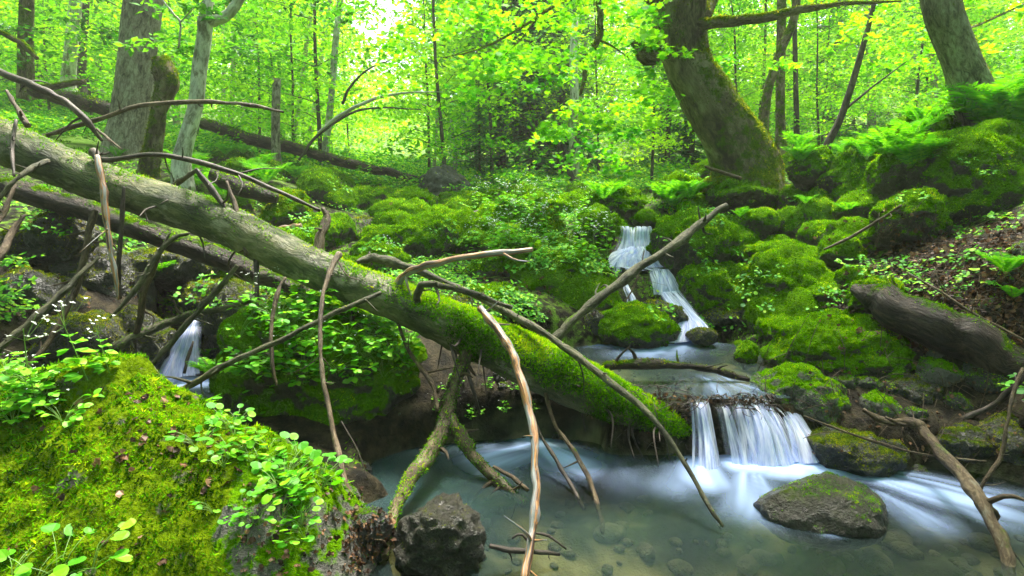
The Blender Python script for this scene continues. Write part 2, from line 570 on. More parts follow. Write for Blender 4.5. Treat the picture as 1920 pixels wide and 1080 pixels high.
M['brown_log'] = mat_bark('rotten_log_bark', (0.012, 0.008, 0.006), (0.042, 0.028, 0.02), (0.12, 0.085, 0.06), moss=(0.06, 0.14, 0.002), moss_thr=0.5, rough=0.5, bump=1.0, dist=0.08, blotch=0.35, lichen=(0.05, 0.04, 0.04))
M['trunk_moss'] = mat_bark('mossy_trunk_bark', (0.045, 0.035, 0.016), (0.20, 0.16, 0.09), (0.42, 0.36, 0.24), moss=(0.09, 0.17, 0.003), moss_thr=-0.1, rough=0.85, bump=1.0, groove=7, dist=0.12)
M['trunk_grey'] = mat_bark('grey_trunk_bark', (0.07, 0.06, 0.045), (0.27, 0.24, 0.18), (0.50, 0.47, 0.37), moss=(0.09, 0.12, 0.008), moss_thr=0.45, rough=0.85, groove=8, bump=1.0, dist=0.08, blotch=0.3)
M['trunk_pale'] = mat_bark('pale_trunk_bark', (0.16, 0.15, 0.12), (0.42, 0.41, 0.36), (0.66, 0.64, 0.58), moss=(0.12, 0.14, 0.01), moss_thr=0.6, rough=0.8, groove=6, bump=0.5, lichen=(0.10, 0.085, 0.05))
M['trunk_dark'] = mat_bark('dark_trunk_bark', (0.02, 0.018, 0.014), (0.06, 0.05, 0.04), (0.13, 0.11, 0.09), moss_thr=1.2, rough=0.85, groove=4)

def mat_ground():
    b = NB('forest_floor')
    nz, pos = b.nz()
    a = b.tc()
    sx = b.n('ShaderNodeSeparateXYZ', i_0=a)
    green = sx.outputs[0]
    wet = sx.outputs[1]
    n1 = b.noise(pos, 2.2, 5, 0.6)
    n2 = b.noise(pos, 13, 6, 0.65)
    n3 = b.noise(pos, 75, 4, 0.7)
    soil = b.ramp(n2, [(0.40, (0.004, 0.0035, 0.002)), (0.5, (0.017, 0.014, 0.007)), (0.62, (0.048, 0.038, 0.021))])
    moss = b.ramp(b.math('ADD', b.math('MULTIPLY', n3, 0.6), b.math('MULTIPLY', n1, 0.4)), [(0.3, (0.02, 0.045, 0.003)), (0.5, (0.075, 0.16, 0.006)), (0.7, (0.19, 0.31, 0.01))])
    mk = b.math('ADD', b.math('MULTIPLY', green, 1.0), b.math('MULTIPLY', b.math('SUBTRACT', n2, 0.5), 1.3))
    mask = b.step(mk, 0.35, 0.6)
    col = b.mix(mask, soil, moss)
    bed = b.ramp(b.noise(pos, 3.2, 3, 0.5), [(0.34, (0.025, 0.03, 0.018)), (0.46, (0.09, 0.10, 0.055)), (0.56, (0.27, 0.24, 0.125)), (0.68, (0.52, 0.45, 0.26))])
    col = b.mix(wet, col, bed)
    nm = b.bump(b.math('ADD', b.math('MULTIPLY', n2, 0.5), b.math('MULTIPLY', n3, 0.5)), 0.8, 0.03)
    return b.out(b.principled(col, 0.75, nm, 0.12))
M['ground'] = mat_ground()

def mat_water():
    """still stream water: tinted see-through body, milky where air is whipped in (attribute tc.x)"""
    b = NB('stream_water')
    sx = b.n('ShaderNodeSeparateXYZ', i_0=b.tc())
    foam, murk = sx.outputs[0], sx.outputs[1]
    tr = b.n('ShaderNodeBsdfTransparent', i_Color=(0.50, 0.53, 0.42, 1))
    body = b.n('ShaderNodeBsdfDiffuse', i_Color=(0.03, 0.06, 0.062, 1))
    m0 = b.n('ShaderNodeMixShader', i_0=murk, i_1=tr.outputs[0], i_2=body.outputs[0])
    fo = b.n('ShaderNodeBsdfDiffuse', i_Color=(0.42, 0.56, 0.92, 1))
    m1 = b.n('ShaderNodeMixShader', i_0=foam, i_1=m0.outputs[0], i_2=fo.outputs[0])
    fr = b.n('ShaderNodeFresnel', i_IOR=1.33)
    gl = b.n('ShaderNodeBsdfGlossy', i_Color=(0.9, 0.95, 1, 1), i_Roughness=0.22)
    k = b.math('MULTIPLY', b.math('MULTIPLY', fr.outputs[0], 0.6), b.math('SUBTRACT', 1.0, b.math('MULTIPLY', foam, 0.7)))
    m2 = b.n('ShaderNodeMixShader', i_0=k, i_1=m1.outputs[0], i_2=gl.outputs[0])
    return b.out(m2.outputs[0])
M['water'] = mat_water()

def mat_fall(veil=1.0):
    """silky falling water: streaks run down the sheet (tc = across in m, edge 0..1, along in m)"""
    b = NB('falling_water')
    tc = b.tc()
    sx = b.n('ShaderNodeSeparateXYZ', i_0=tc)
    cb = b.n('ShaderNodeCombineXYZ', i_0=sx.outputs[0], i_1=0.0, i_2=b.math('MULTIPLY', sx.outputs[2], 0.10))
    n1 = b.noise(cb.outputs[0], 42, 4, 0.65)
    n2 = b.noise(cb.outputs[0], 13, 2, 0.5)
    f = b.math('ADD', b.math('MULTIPLY', n1, 0.6), b.math('MULTIPLY', n2, 0.4))
    a = b.step(f, 0.36, 0.66)
    edge = b.step(sx.outputs[1], 0.0, 0.35)
    a = b.math('MULTIPLY', b.math('MULTIPLY', b.math('ADD', b.math('MULTIPLY', a, 0.75), 0.24), edge), veil)
    col = b.ramp(n1, [(0.3, (0.42, 0.50, 0.92)), (0.6, (0.86, 0.86, 0.98))])
    d = b.n('ShaderNodeBsdfDiffuse', i_Color=col)
    t = b.n('ShaderNodeBsdfTranslucent', i_Color=col)
    m = b.n('ShaderNodeMixShader', i_0=0.4, i_1=d.outputs[0], i_2=t.outputs[0])
    tr = b.n('ShaderNodeBsdfTransparent', i_Color=(0.93, 0.97, 1, 1))
    m2 = b.n('ShaderNodeMixShader', i_0=a, i_1=tr.outputs[0], i_2=m.outputs[0])
    return b.out(m2.outputs[0])
M['fall'] = mat_fall()
M['veil'] = mat_fall(0.38)

# ================================================================== terrain
Z_LOW, Z_UP, Z_LEFT = 0.0, 0.26, 0.20
GP = [  # px, py, depth
    (0, 620, 2.7), (60, 700, 2.6), (0, 480, 3.2), (120, 520, 3.3), (200, 600, 3.2), (-400, 450, 3.2), (-400, 700, 2.0),
    (100, 380, 4.2), (260, 470, 3.9), (420, 540, 3.8), (-300, 250, 5.0), (100, 300, 6.0), (230, 300, 6.5), (360, 320, 6.0), (520, 340, 6.0),
    (200, 250, 11), (-300, 190, 10), (0, 240, 11), (400, 280, 12), (540, 600, 3.4), (640, 540, 3.7), (800, 560, 3.6), (930, 590, 3.5),
    (560, 440, 5.0), (720, 460, 4.9), (850, 500, 4.4), (1000, 560, 3.8), (700, 400, 6.5), (850, 410, 6.5), (1000, 410, 6.3),
    (960, 470, 5.0), (1060, 480, 4.8), (650, 340, 10), (850, 352, 11), (1050, 355, 11), (1250, 370, 9), (900, 330, 18), (1200, 335, 16),
    (500, 290, 20), (200, 230, 20), (1500, 300, 14), (1800, 250, 14), (2100, 200, 12), (900, 320, 30), (200, 200, 34), (1700, 230, 34), (900, 300, 60), (0, 170, 60), (1900, 180, 60),
    (1320, 430, 5.6), (1400, 400, 6.0), (1420, 500, 4.8), (1500, 420, 5.2), (1500, 350, 6.2), (1390, 320, 6.5), (1600, 390, 4.9), (1600, 460, 4.4),
    (1560, 560, 3.8), (1460, 610, 3.9), (1640, 520, 3.7), (1700, 480, 3.7), (1750, 440, 4.2), (1750, 330, 5.2), (1900, 300, 5.0), (1900, 240, 6.0), (2100, 250, 4.5),
    (1800, 500, 3.3), (1900, 470, 3.2), (1900, 560, 2.9), (1800, 590, 3.0), (1700, 620, 3.1), (2050, 500, 2.8), (2000, 640, 2.5), (2150, 750, 2.0),
    (1500, 690, 3.0), (1600, 740, 2.75), (1700, 760, 2.65), (1800, 800, 2.5), (1900, 760, 2.6), (1920, 850, 2.3), (1560, 830, 2.5), (1650, 850, 2.35), (2100, 950, 1.7),
    (560, 800, 2.5), (700, 900, 2.2), (680, 1060, 1.6), (660, 980, 1.75), (300, 700, 2.9), (200, 760, 2.6),
    (1180, 480, 5.2), (1260, 480, 5.0), (1190, 540, 4.4), (1130, 600, 4.0),
]
pts = [P(*g) for g in GP]
pts += [np.array(p, float) for p in [(-3, 1.0, 0.35), (-2, 0.5, -0.1), (-1.3, 1.1, -0.1), (-0.8, 0.8, -0.2), (0, 0.2, -0.3), (0.2, 0.9, -0.3), (1.5, 0.9, -0.25), (3, 0.8, 0.1),
        (0, -2, 0.1), (4, -2, 0.6), (-4, -2, 0.6), (-0.3, 1.4, -0.1), (5, 2, 1.3), (-5, 2, 1.1), (0.1, 2.95, 0.32), (-0.25, 2.95, 0.34), (0.5, 2.9, 0.30), (-0.3, 2.5, 0.0), (0.9, 2.9, 0.18),
        (0.2, 1.8, -0.25), (1.2, 1.8, -0.28), (2.0, 1.7, -0.2), (0.7, 2.35, -0.2), (1.4, 2.35, -0.1),
        (-60, 50, 16), (60, 50, 15), (0, 90, 15), (-60, 90, 24), (60, 90, 24), (-40, 10, 10), (40, 10, 9), (-20, 8, 5.0), (20, 8, 5.5)]]
pts = np.array(pts)

def warp(x, y):
    yy = np.maximum(np.asarray(y, float) + 3.0, 0.4)
    return np.stack([np.asarray(x, float) / (yy * 0.55 + 0.6), np.log(yy) * 1.6], -1)
_U = warp(pts[:, 0], pts[:, 1])
_c = 0.04
_D = np.sqrt(((_U[:, None] - _U[None]) ** 2).sum(-1) + _c ** 2)
_n = len(pts)
_A = np.zeros((_n + 3, _n + 3))
_A[:_n, :_n] = _D - 0.01 * np.eye(_n)
_A[:_n, _n] = 1
_A[:_n, _n + 1:] = _U
_A[_n, :_n] = 1
_A[_n + 1:, :_n] = _U.T
_scale = np.maximum(1.0, pts[:, 1] + 3) ** 0.0
_w = np.linalg.solve(_A, np.concatenate([pts[:, 2] * _scale, np.zeros(3)]))

def base_z(x, y):
    x, y = np.broadcast_arrays(np.asarray(x, float), np.asarray(y, float))
    sh = x.shape
    U = warp(x.ravel(), y.ravel())
    z = np.empty(len(U))
    for i in range(0, len(U), 20000):
        u = U[i:i + 20000]
        D = np.sqrt(((u[:, None] - _U[None]) ** 2).sum(-1) + _c ** 2)
        z[i:i + 20000] = D @ _w[:_n] + _w[_n] + u @ _w[_n + 1:]
    return z.reshape(sh)

def sstep(a, b, x):
    t = np.clip((x - a) / (b - a), 0, 1)
    return t * t * (3 - 2 * t)

def ell(x, y, cx, cy, rx, ry, rot=0.0):
    c, s = math.cos(rot), math.sin(rot)
    dx, dy = x - cx, y - cy
    return np.sqrt(((dx * c + dy * s) / rx) ** 2 + ((-dx * s + dy * c) / ry) ** 2)

FALL_PATH = np.array([P(1300, 640, 3.95), P(1262, 560, 4.25), P(1225, 505, 4.5), P(1200, 490, 4.75), P(1200, 428, 5.15), P(1195, 418, 6.0)])
LEFT_PATH = np.array([P(395, 760, 2.7), P(350, 712, 3.1), P(345, 690, 3.2), P(362, 600, 3.4), P(365, 590, 3.9)])

def dpath(x, y, path):
    best = np.full(x.shape, 1e9)
    zz = np.zeros(x.shape)
    for a, b in zip(path[:-1], path[1:]):
        d = b[:2] - a[:2]
        L = (d ** 2).sum()
        t = np.clip(((x - a[0]) * d[0] + (y - a[1]) * d[1]) / L, 0, 1)
        q = np.hypot(x - a[0] - t * d[0], y - a[1] - t * d[1])
        m = q < best
        best = np.where(m, q, best)
        zz = np.where(m, a[2] + t * (b[2] - a[2]), zz)
    return best, zz

def ground_fields(x, y):
    z = base_z(x, y)
    p = np.stack([x, y, np.zeros_like(x)], -1)
    near = 1 / (1 + np.maximum(y - 1, 0) * 0.05)
    z = z + 0.05 * fbm(p * 2.3, 4) * near + 0.022 * fbm(p * 9, 3) + 0.25 * fbm(p * 0.35 + 9, 2) * sstep(7, 20, y)
    wob = 0.10 * fbm(p * 3 + 4, 3)
    bed = np.zeros_like(x)
    # lower pool
    e1 = ell(x, y, 0.95, 1.65, 1.75, 0.98) + wob
    e2 = ell(x, y, 0.05, 2.45, 0.75, 0.36) + wob
    e4 = ell(x, y, 0.9, 2.2, 0.75, 0.45) + wob
    e = np.minimum(np.minimum(e1, e2), e4)
    k = 1 - sstep(0.86, 1.06, e)
    zb = -0.20 - 0.07 * fbm(p * 5, 3)
    z = z * (1 - k) + np.minimum(z, zb) * k
    bed = np.maximum(bed, 1 - sstep(0.9, 1.02, e))
    # dam between the pools, a step of rock and wood
    dam = (1 - sstep(0.0, 0.10, np.abs(y - 2.72 - 0.05 * (x - 1)) - 0.05)) * sstep(0.35, 0.55, x) * (1 - sstep(1.35, 1.6, x))
    z = np.where(dam > 0, np.maximum(z, z * (1 - dam) + (Z_UP - 0.035) * dam), z)
    # upper pool
    e3 = ell(x, y, 0.85, 3.28, 0.95, 0.60) + wob
    k = 1 - sstep(0.85, 1.05, e3)
    z = z * (1 - k) + np.minimum(z, Z_UP - 0.07 - 0.04 * fbm(p * 6, 2)) * k
    bed = np.maximum(bed, 1 - sstep(0.9, 1.02, e3))
    lip = (1 - sstep(0.20, 0.34, np.abs(x - 1.1))) * (1 - sstep(0.0, 0.12, np.abs(y - 2.74) - 0.06))
    z = z * (1 - lip) + (Z_UP - 0.03) * lip
    # cascades
    for path, wd in ((FALL_PATH, 0.20), (LEFT_PATH, 0.16)):
        d, zz = dpath(x, y, path)
        k = 1 - sstep(wd, wd * 2.0, d)
        z = z * (1 - k) + (zz - 0.07) * k
    e5 = ell(x, y, PZ(330, 715, Z_LEFT)[0], 3.1, 0.34, 0.26)
    k = 1 - sstep(0.8, 1.1, e5)
    z = z * (1 - k) + np.minimum(z, Z_LEFT - 0.06) * k
    # how green: litter bank on the right, dark hollow under the log at left
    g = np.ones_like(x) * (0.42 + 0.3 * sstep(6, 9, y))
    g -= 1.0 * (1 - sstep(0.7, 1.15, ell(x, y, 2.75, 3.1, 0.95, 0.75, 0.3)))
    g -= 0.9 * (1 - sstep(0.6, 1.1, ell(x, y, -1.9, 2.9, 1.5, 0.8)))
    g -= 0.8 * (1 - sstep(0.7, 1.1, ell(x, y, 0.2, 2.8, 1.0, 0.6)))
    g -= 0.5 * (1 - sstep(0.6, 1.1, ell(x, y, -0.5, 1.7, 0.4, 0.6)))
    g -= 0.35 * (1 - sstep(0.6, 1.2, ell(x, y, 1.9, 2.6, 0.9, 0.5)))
    bed = bed * np.where(y < 2.72, 1 - sstep(-0.02, 0.03, z), 1 - sstep(Z_UP - 0.04, Z_UP + 0.01, z))
    return z, np.clip(g, 0, 1), bed

ys = np.concatenate([np.linspace(-3, 0.7, 12)[:-1], np.arange(0.7, 6.2, 0.028), 6.2 * 1.018 ** np.arange(1, 152)])
us = np.linspace(-1.75, 1.75, 470)
YY, UU = np.meshgrid(ys, us, indexing='ij')
XX = UU * (np.maximum(YY, 0.5) * 0.9 + 1.2)
ZZ, GG, BB = ground_fields(XX, YY)
nr, nc = XX.shape
idx = np.arange(nr * nc).reshape(nr, nc)
GF = np.stack([idx[:-1, :-1], idx[:-1, 1:], idx[1:, 1:], idx[1:, :-1]], -1).reshape(-1, 4)
GV = np.stack([XX, YY, ZZ], -1).reshape(-1, 3)
g = Geo()
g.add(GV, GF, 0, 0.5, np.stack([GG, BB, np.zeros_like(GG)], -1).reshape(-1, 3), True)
tag(g.build('ground', [M['ground']]), kind='structure')

_bv, _bf = [GV], [GF]          # everything that plants can stand on
_bn = len(GV)
_wv, _wf, _wn = [], [], 0
def collide(V, F, is_wood=False):
    global _bn, _wn
    if is_wood:
        F = F if F.shape[1] == 4 else np.hstack([F, F[:, -1:]])
        _wv.append(V); _wf.append(F + _wn); _wn += len(V)
        return
    F = F if F.shape[1] == 4 else np.hstack([F, F[:, -1:]])
    _bv.append(V); _bf.append(F + _bn); _bn += len(V)

ground_bvh = BVHTree.FromPolygons(GV.tolist(), GF.tolist())
def gz(x, y):
    h = ground_bvh.ray_cast(Vector((x, y, 60)), Vector((0, 0, -1)))
    return h[0].z if h[0] else 0.0

# ================================================================== boulders
def boulder(px, py, wpx, hpx, d, label, mat='rock_moss', group=None, seed=None, deep=1.0, thr=0.1, blade=None, lump=0.25, facet=0.4, amount=1.6,
            name='mossy_boulder', sub=None, cushion=None, brown=False, sink=0.15):
    """centre, width and height of the visible outline in the photograph and its distance"""
    seed = seed if seed is not None else int(px * 7 + py * 13) % 9973
    k = d / ray(px, py)[1] / F_PX
    sx, sz = wpx / 2 * k * 1.05, hpx / 2 * k * 1.08
    sy = (sx * 0.8 + sz * 0.2) * deep
    szz = sz * (1 + sink)
    sub = sub or (6 if wpx > 230 else 5 if wpx > 75 else 4)
    Q, F, Rz = rock_shape((1, 1, 1), seed, sub, lump, facet, 0)
    Q = (Q @ Rz.T) * np.array([sx, sy, szz])
    D = unit(Q / np.array([sx, sy, szz]))
    cu = cushion if cushion is not None else 0.05 * min(1, max(sx, 0.1) * 3)
    c = cu * (np.abs(fbm(Q * (3 / max(sx, 0.08)) + seed, 3)) * 1.7) + cu * 0.35 * fbm(Q * 30 + seed, 2)
    Q = Q + D * c[:, None]
    ctr = P(px, py, d + sy * 0.5) - np.array([0, 0, szz - sz])
    V = Q + ctr
    g = Geo()
    g.add(V, F, 0, 0.5, V, True)
    bs = blade or max(0.006, 0.0028 * d)
    moss_blades(g, V, F, amount, thr, bs, 1, seed, limit=70000, freq=2.2 / max(sx, 0.1))
    o = g.build(name, [M[mat], M['moss_brown' if brown else 'moss']], loc=(ctr[0], ctr[1], ctr[2] - szz * 0.8))
    tag(o, label, 'boulder', group)
    collide(V, F)
    return o

SB = [
 # centre right
 (1465, 548, 172, 140, 3.95, 'big round mossy boulder right of the upper cascade, grass blades hanging over its face'),
 (1305, 462, 160, 130, 4.5, 'mossy boulder behind the upper end of the slanting stick, right of the cascade'),
 (1322, 545, 110, 95, 4.25, 'mossy boulder hugging the foot of the cascade, under leafy herbs'),
 (1380, 590, 110, 60, 4.1, 'dark low boulder in the shade between the cascade and the big round one'),
 (1188, 612, 145, 72, 3.75, 'low mossy rock standing in the upper pool left of the cascade outflow'),
 (1235, 592, 95, 50, 3.95, 'dark rounded rock tucked behind the low rock of the upper pool'),
 (1318, 628, 52, 24, 3.7, 'small dark stone in the outflow at the foot of the cascade'),
 (1115, 605, 60, 45, 3.85, 'small brown mossy rock at the left rim of the upper pool'),
 (1075, 520, 150, 100, 4.2, 'wide mossy boulder left of the cascade covered with fern and herb leaves'),
 (1020, 440, 90, 90, 5.0, 'steep olive boulder behind the orange bent branch'),
 (1130, 440, 110, 80, 5.3, 'mossy boulder directly left of the top of the cascade'),
 (1110, 570, 90, 70, 4.1, 'dark mossy stone below the wide boulder, over the pool'),
 (1212, 410, 46, 28, 5.6, 'small moss cap stone sitting above the lip of the cascade'),
 (1250, 425, 40, 40, 5.4, 'narrow mossy rock just right of the cascade lip'),
 (1165, 388, 90, 60, 6.4, 'broad mossy boulder upstream of the cascade, ferns on top'),
 # right bank
 (1707, 410, 122, 92, 3.9, 'blocky mossy boulder overhanging the leaf litter, below the largest boulder'),
 (1800, 330, 300, 215, 4.3, 'largest mossy boulder at the right edge under the leaning trunk'),
 (1728, 262, 130, 85, 5.0, 'flat topped mossy boulder behind the largest one, left of the leaning trunk'),
 (1690, 300, 80, 70, 4.9, 'mossy boulder shoulder at the left flank of the largest one'),
 (1522, 312, 82, 66, 5.4, 'domed bright moss boulder below the pair of thin mossy trees'),
 (1590, 315, 70, 45, 5.5, 'mossy stone right of the domed bright boulder'),
 (1600, 330, 110, 60, 5.2, 'sprawling low mossy mound with pale root above the litter slope'),
 (1424, 415, 68, 55, 5.0, 'left one of two neighbouring moss domes beside the fern rosette'),
 (1487, 420, 62, 54, 5.0, 'right one of two neighbouring moss domes beside the fern rosette'),
 (1395, 362, 115, 42, 5.7, 'long flat moss covered slab below the big leaning tree'),
 (1640, 357, 66, 38, 5.0, 'small moss pillow stone left of the blocky boulder'),
 (1532, 402, 60, 44, 5.0, 'small moss stone in the litter below the pale root'),
 (1590, 480, 80, 55, 4.3, 'drooping moss mound in the shade left of the blocky boulder foot'),
 (1635, 450, 56, 40, 4.2, 'little moss hump right under the twig on the slope'),
 (1440, 480, 110, 55, 4.5, 'herb covered mound above the big round boulder'),
 (1640, 548, 90, 62, 3.15, 'bright mossy hump at the upper end of the dark right log'),
 (1560, 582, 76, 34, 3.7, 'flat bright moss cushion stone behind the wide foreground boulder'),
 (1465, 620, 95, 50, 3.6, 'sloping mossy stone left of the flat cushion stone'),
 (1592, 660, 262, 125, 3.05, 'wide boulder with bright moss streaks under the dark right log'),
 (1492, 742, 175, 100, 2.75, 'mossy stone with white lichen corner at the head of the lower fall'),
 (1590, 705, 105, 55, 2.95, 'brown wet stone wedged behind the lichen cornered one'),
 (1785, 722, 115, 85, 2.85, 'round pale mossy stone in the dark gap under the right log'),
 (1700, 740, 150, 75, 2.75, 'dark olive stone between the round pale one and the crooked branch'),
 (1600, 842, 180, 74, 2.45, 'low dark stone with mossy back beside the lower pool'),
 (1800, 830, 100, 60, 2.45, 'dark bank stone behind the crooked branch'),
 (1900, 830, 130, 90, 2.4, 'dark wet stone at the right edge beside the pool'),
 (1400, 662, 38, 44, 3.35, 'tiny moss tuft stone standing in the upper pool'),
 # centre left, behind the log
 (797, 450, 118, 92, 4.7, 'tall rounded moss boulder in the middle behind the main log'),
 (772, 380, 82, 50, 6.6, 'moss boulder just below the dark pointed rock'),
 (712, 452, 76, 66, 4.9, 'slumping moss boulder left of the tall rounded one'),
 (678, 432, 66, 48, 5.6, 'smooth dark faced moss boulder above the slumping one'),
 (540, 402, 92, 72, 4.9, 'broad olive moss boulder right behind the log beside the snag'),
 (690, 378, 92, 52, 6.6, 'moss boulder with knobbly top among the far boulders'),
 (620, 368, 92, 50, 6.3, 'long moss boulder under the tip of the arching dark branch'),
 (640, 440, 46, 40, 5.0, 'small moss boulder beside the broken snag foot'),
 (836, 412, 64, 30, 6.0, 'flat moss stone above the tall rounded boulder'),
 (790, 405, 50, 32, 6.2, 'little moss stone between the flat one and the dark pointed rock'),
 (858, 425, 50, 30, 5.9, 'moss stone at the root of the short fallen log piece'),
 (925, 555, 105, 40, 3.75, 'low bright moss stone right behind the main log by the long grey branch'),
 (860, 575, 110, 40, 3.5, 'brown wet stone directly behind the main log'),
 (700, 500, 80, 40, 4.3, 'small moss hump behind the log above the bent branch'),
 (645, 500, 60, 40, 4.1, 'fern shaded moss stone touching the back of the log'),
 (930, 500, 90, 50, 4.4, 'herb covered stone under the bent orange branch'),
 (480, 350, 110, 50, 6.2, 'moss mound at the foot of the mid tree stump'),
 (970, 430, 150, 90, 5.6, 'broad mossy boulder in the thicket of white flowers'),
 (1060, 400, 120, 70, 6.6, 'mossy boulder at the back of the white flower thicket'),
 (905, 455, 110, 80, 5.2, 'mossy boulder right of the tall rounded one'),
 (870, 390, 100, 50, 7.4, 'low mossy boulder in front of the dark conifers'),
 (590, 440, 90, 60, 4.7, 'mossy boulder between the olive one and the broken snag'),
 (745, 420, 70, 50, 6.0, 'mossy boulder in the gap above the tall rounded one'),
 (1010, 505, 90, 70, 4.5, 'mossy boulder with dark foot under the end of the bent branch'),
 (455, 335, 100, 60, 7.2, 'mossy boulder on the left slope below the mid distance trunk'),
 (560, 345, 90, 50, 7.5, 'mossy boulder under the tip region of the fallen mid distance trunk'),
 # left, under the log
 (830, 745, 190, 120, 2.98, 'dark mossy rock in the hollow below the middle of the main log'),
 (985, 785, 200, 90, 2.95, 'dark low rock under the mossy stretch of the main log'),
 (1140, 815, 170, 70, 2.85, 'dark wet rock under the right end of the main log'),
 (735, 790, 110, 80, 2.75, 'dark stone between the herb boulder and the forked branch'),
 (250, 640, 130, 110, 3.05, 'dark mossy stone left of the small left pool'),
 (30, 480, 150, 110, 3.3, 'dark mossy rock at the left edge behind the splintered snags'),
 (390, 560, 90, 70, 3.6, 'dark mossy rock above the lip of the small left fall'),
 (140, 640, 150, 90, 2.75, 'dark rock behind the peak of the giant boulder'),
 (110, 440, 110, 90, 3.35, 'dark mossy block in the shade under the left part of the log'),
 (190, 560, 170, 180, 3.4, 'tall black wet rock face left of the small left fall'),
 (60, 590, 190, 170, 3.0, 'dark wall of rock behind the white flowers at the left edge'),
 (440, 600, 110, 130, 3.35, 'dark mossy rock right of the small left fall'),
 (330, 500, 160, 60, 3.7, 'overhanging dark rock above the black hollow'),
]
for a in SB:
    px, py, wp, hp, d, lab = a
    head = ' '.join(lab.split()[:3])
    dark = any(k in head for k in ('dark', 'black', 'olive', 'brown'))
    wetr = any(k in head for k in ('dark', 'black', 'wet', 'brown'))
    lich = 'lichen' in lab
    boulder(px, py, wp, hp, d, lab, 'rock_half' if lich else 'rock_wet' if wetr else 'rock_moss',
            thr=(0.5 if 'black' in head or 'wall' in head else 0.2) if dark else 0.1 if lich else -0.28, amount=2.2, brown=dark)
boulder(830, 348, 95, 66, 8.0, 'dark pointed rock with white lichen flecks in front of the far trees', 'rock_grey', thr=0.9, amount=0.6, brown=True, name='pointed_rock', facet=1.0)

# the wide boulder under the log with herbs
boulder(605, 700, 385, 300, 2.75, 'large mossy boulder under the log, leafy herbs on its crown', seed=41, thr=-0.3, amount=2.2, lump=0.2, facet=0.3, deep=0.9, sub=6, name='mossy_boulder')
# stones in the lower pool
boulder(1538, 952, 238, 98, 2.0, 'flat wet stone washed over by the lower pool with a moss crest', 'rock_pool', seed=12, thr=1.0, lump=0.2, facet=0.3, sink=0.1, deep=0.9, cushion=0.014, amount=2.5, name='wet_boulder')
boulder(822, 1002, 165, 155, 1.72, 'grey wet boulder with small moss tuft at the pool rim, bottom centre', 'rock_pool', seed=77, thr=1.12, lump=0.3, facet=1.0, sink=0.2, cushion=0.03, brown=True, name='wet_boulder')
boulder(690, 1010, 90, 110, 1.75, 'low muddy stone between the mossy giant and the grey wet boulder', 'rock_wet', seed=5, thr=0.95, lump=0.2, facet=0.8, cushion=0.01, name='wet_boulder')

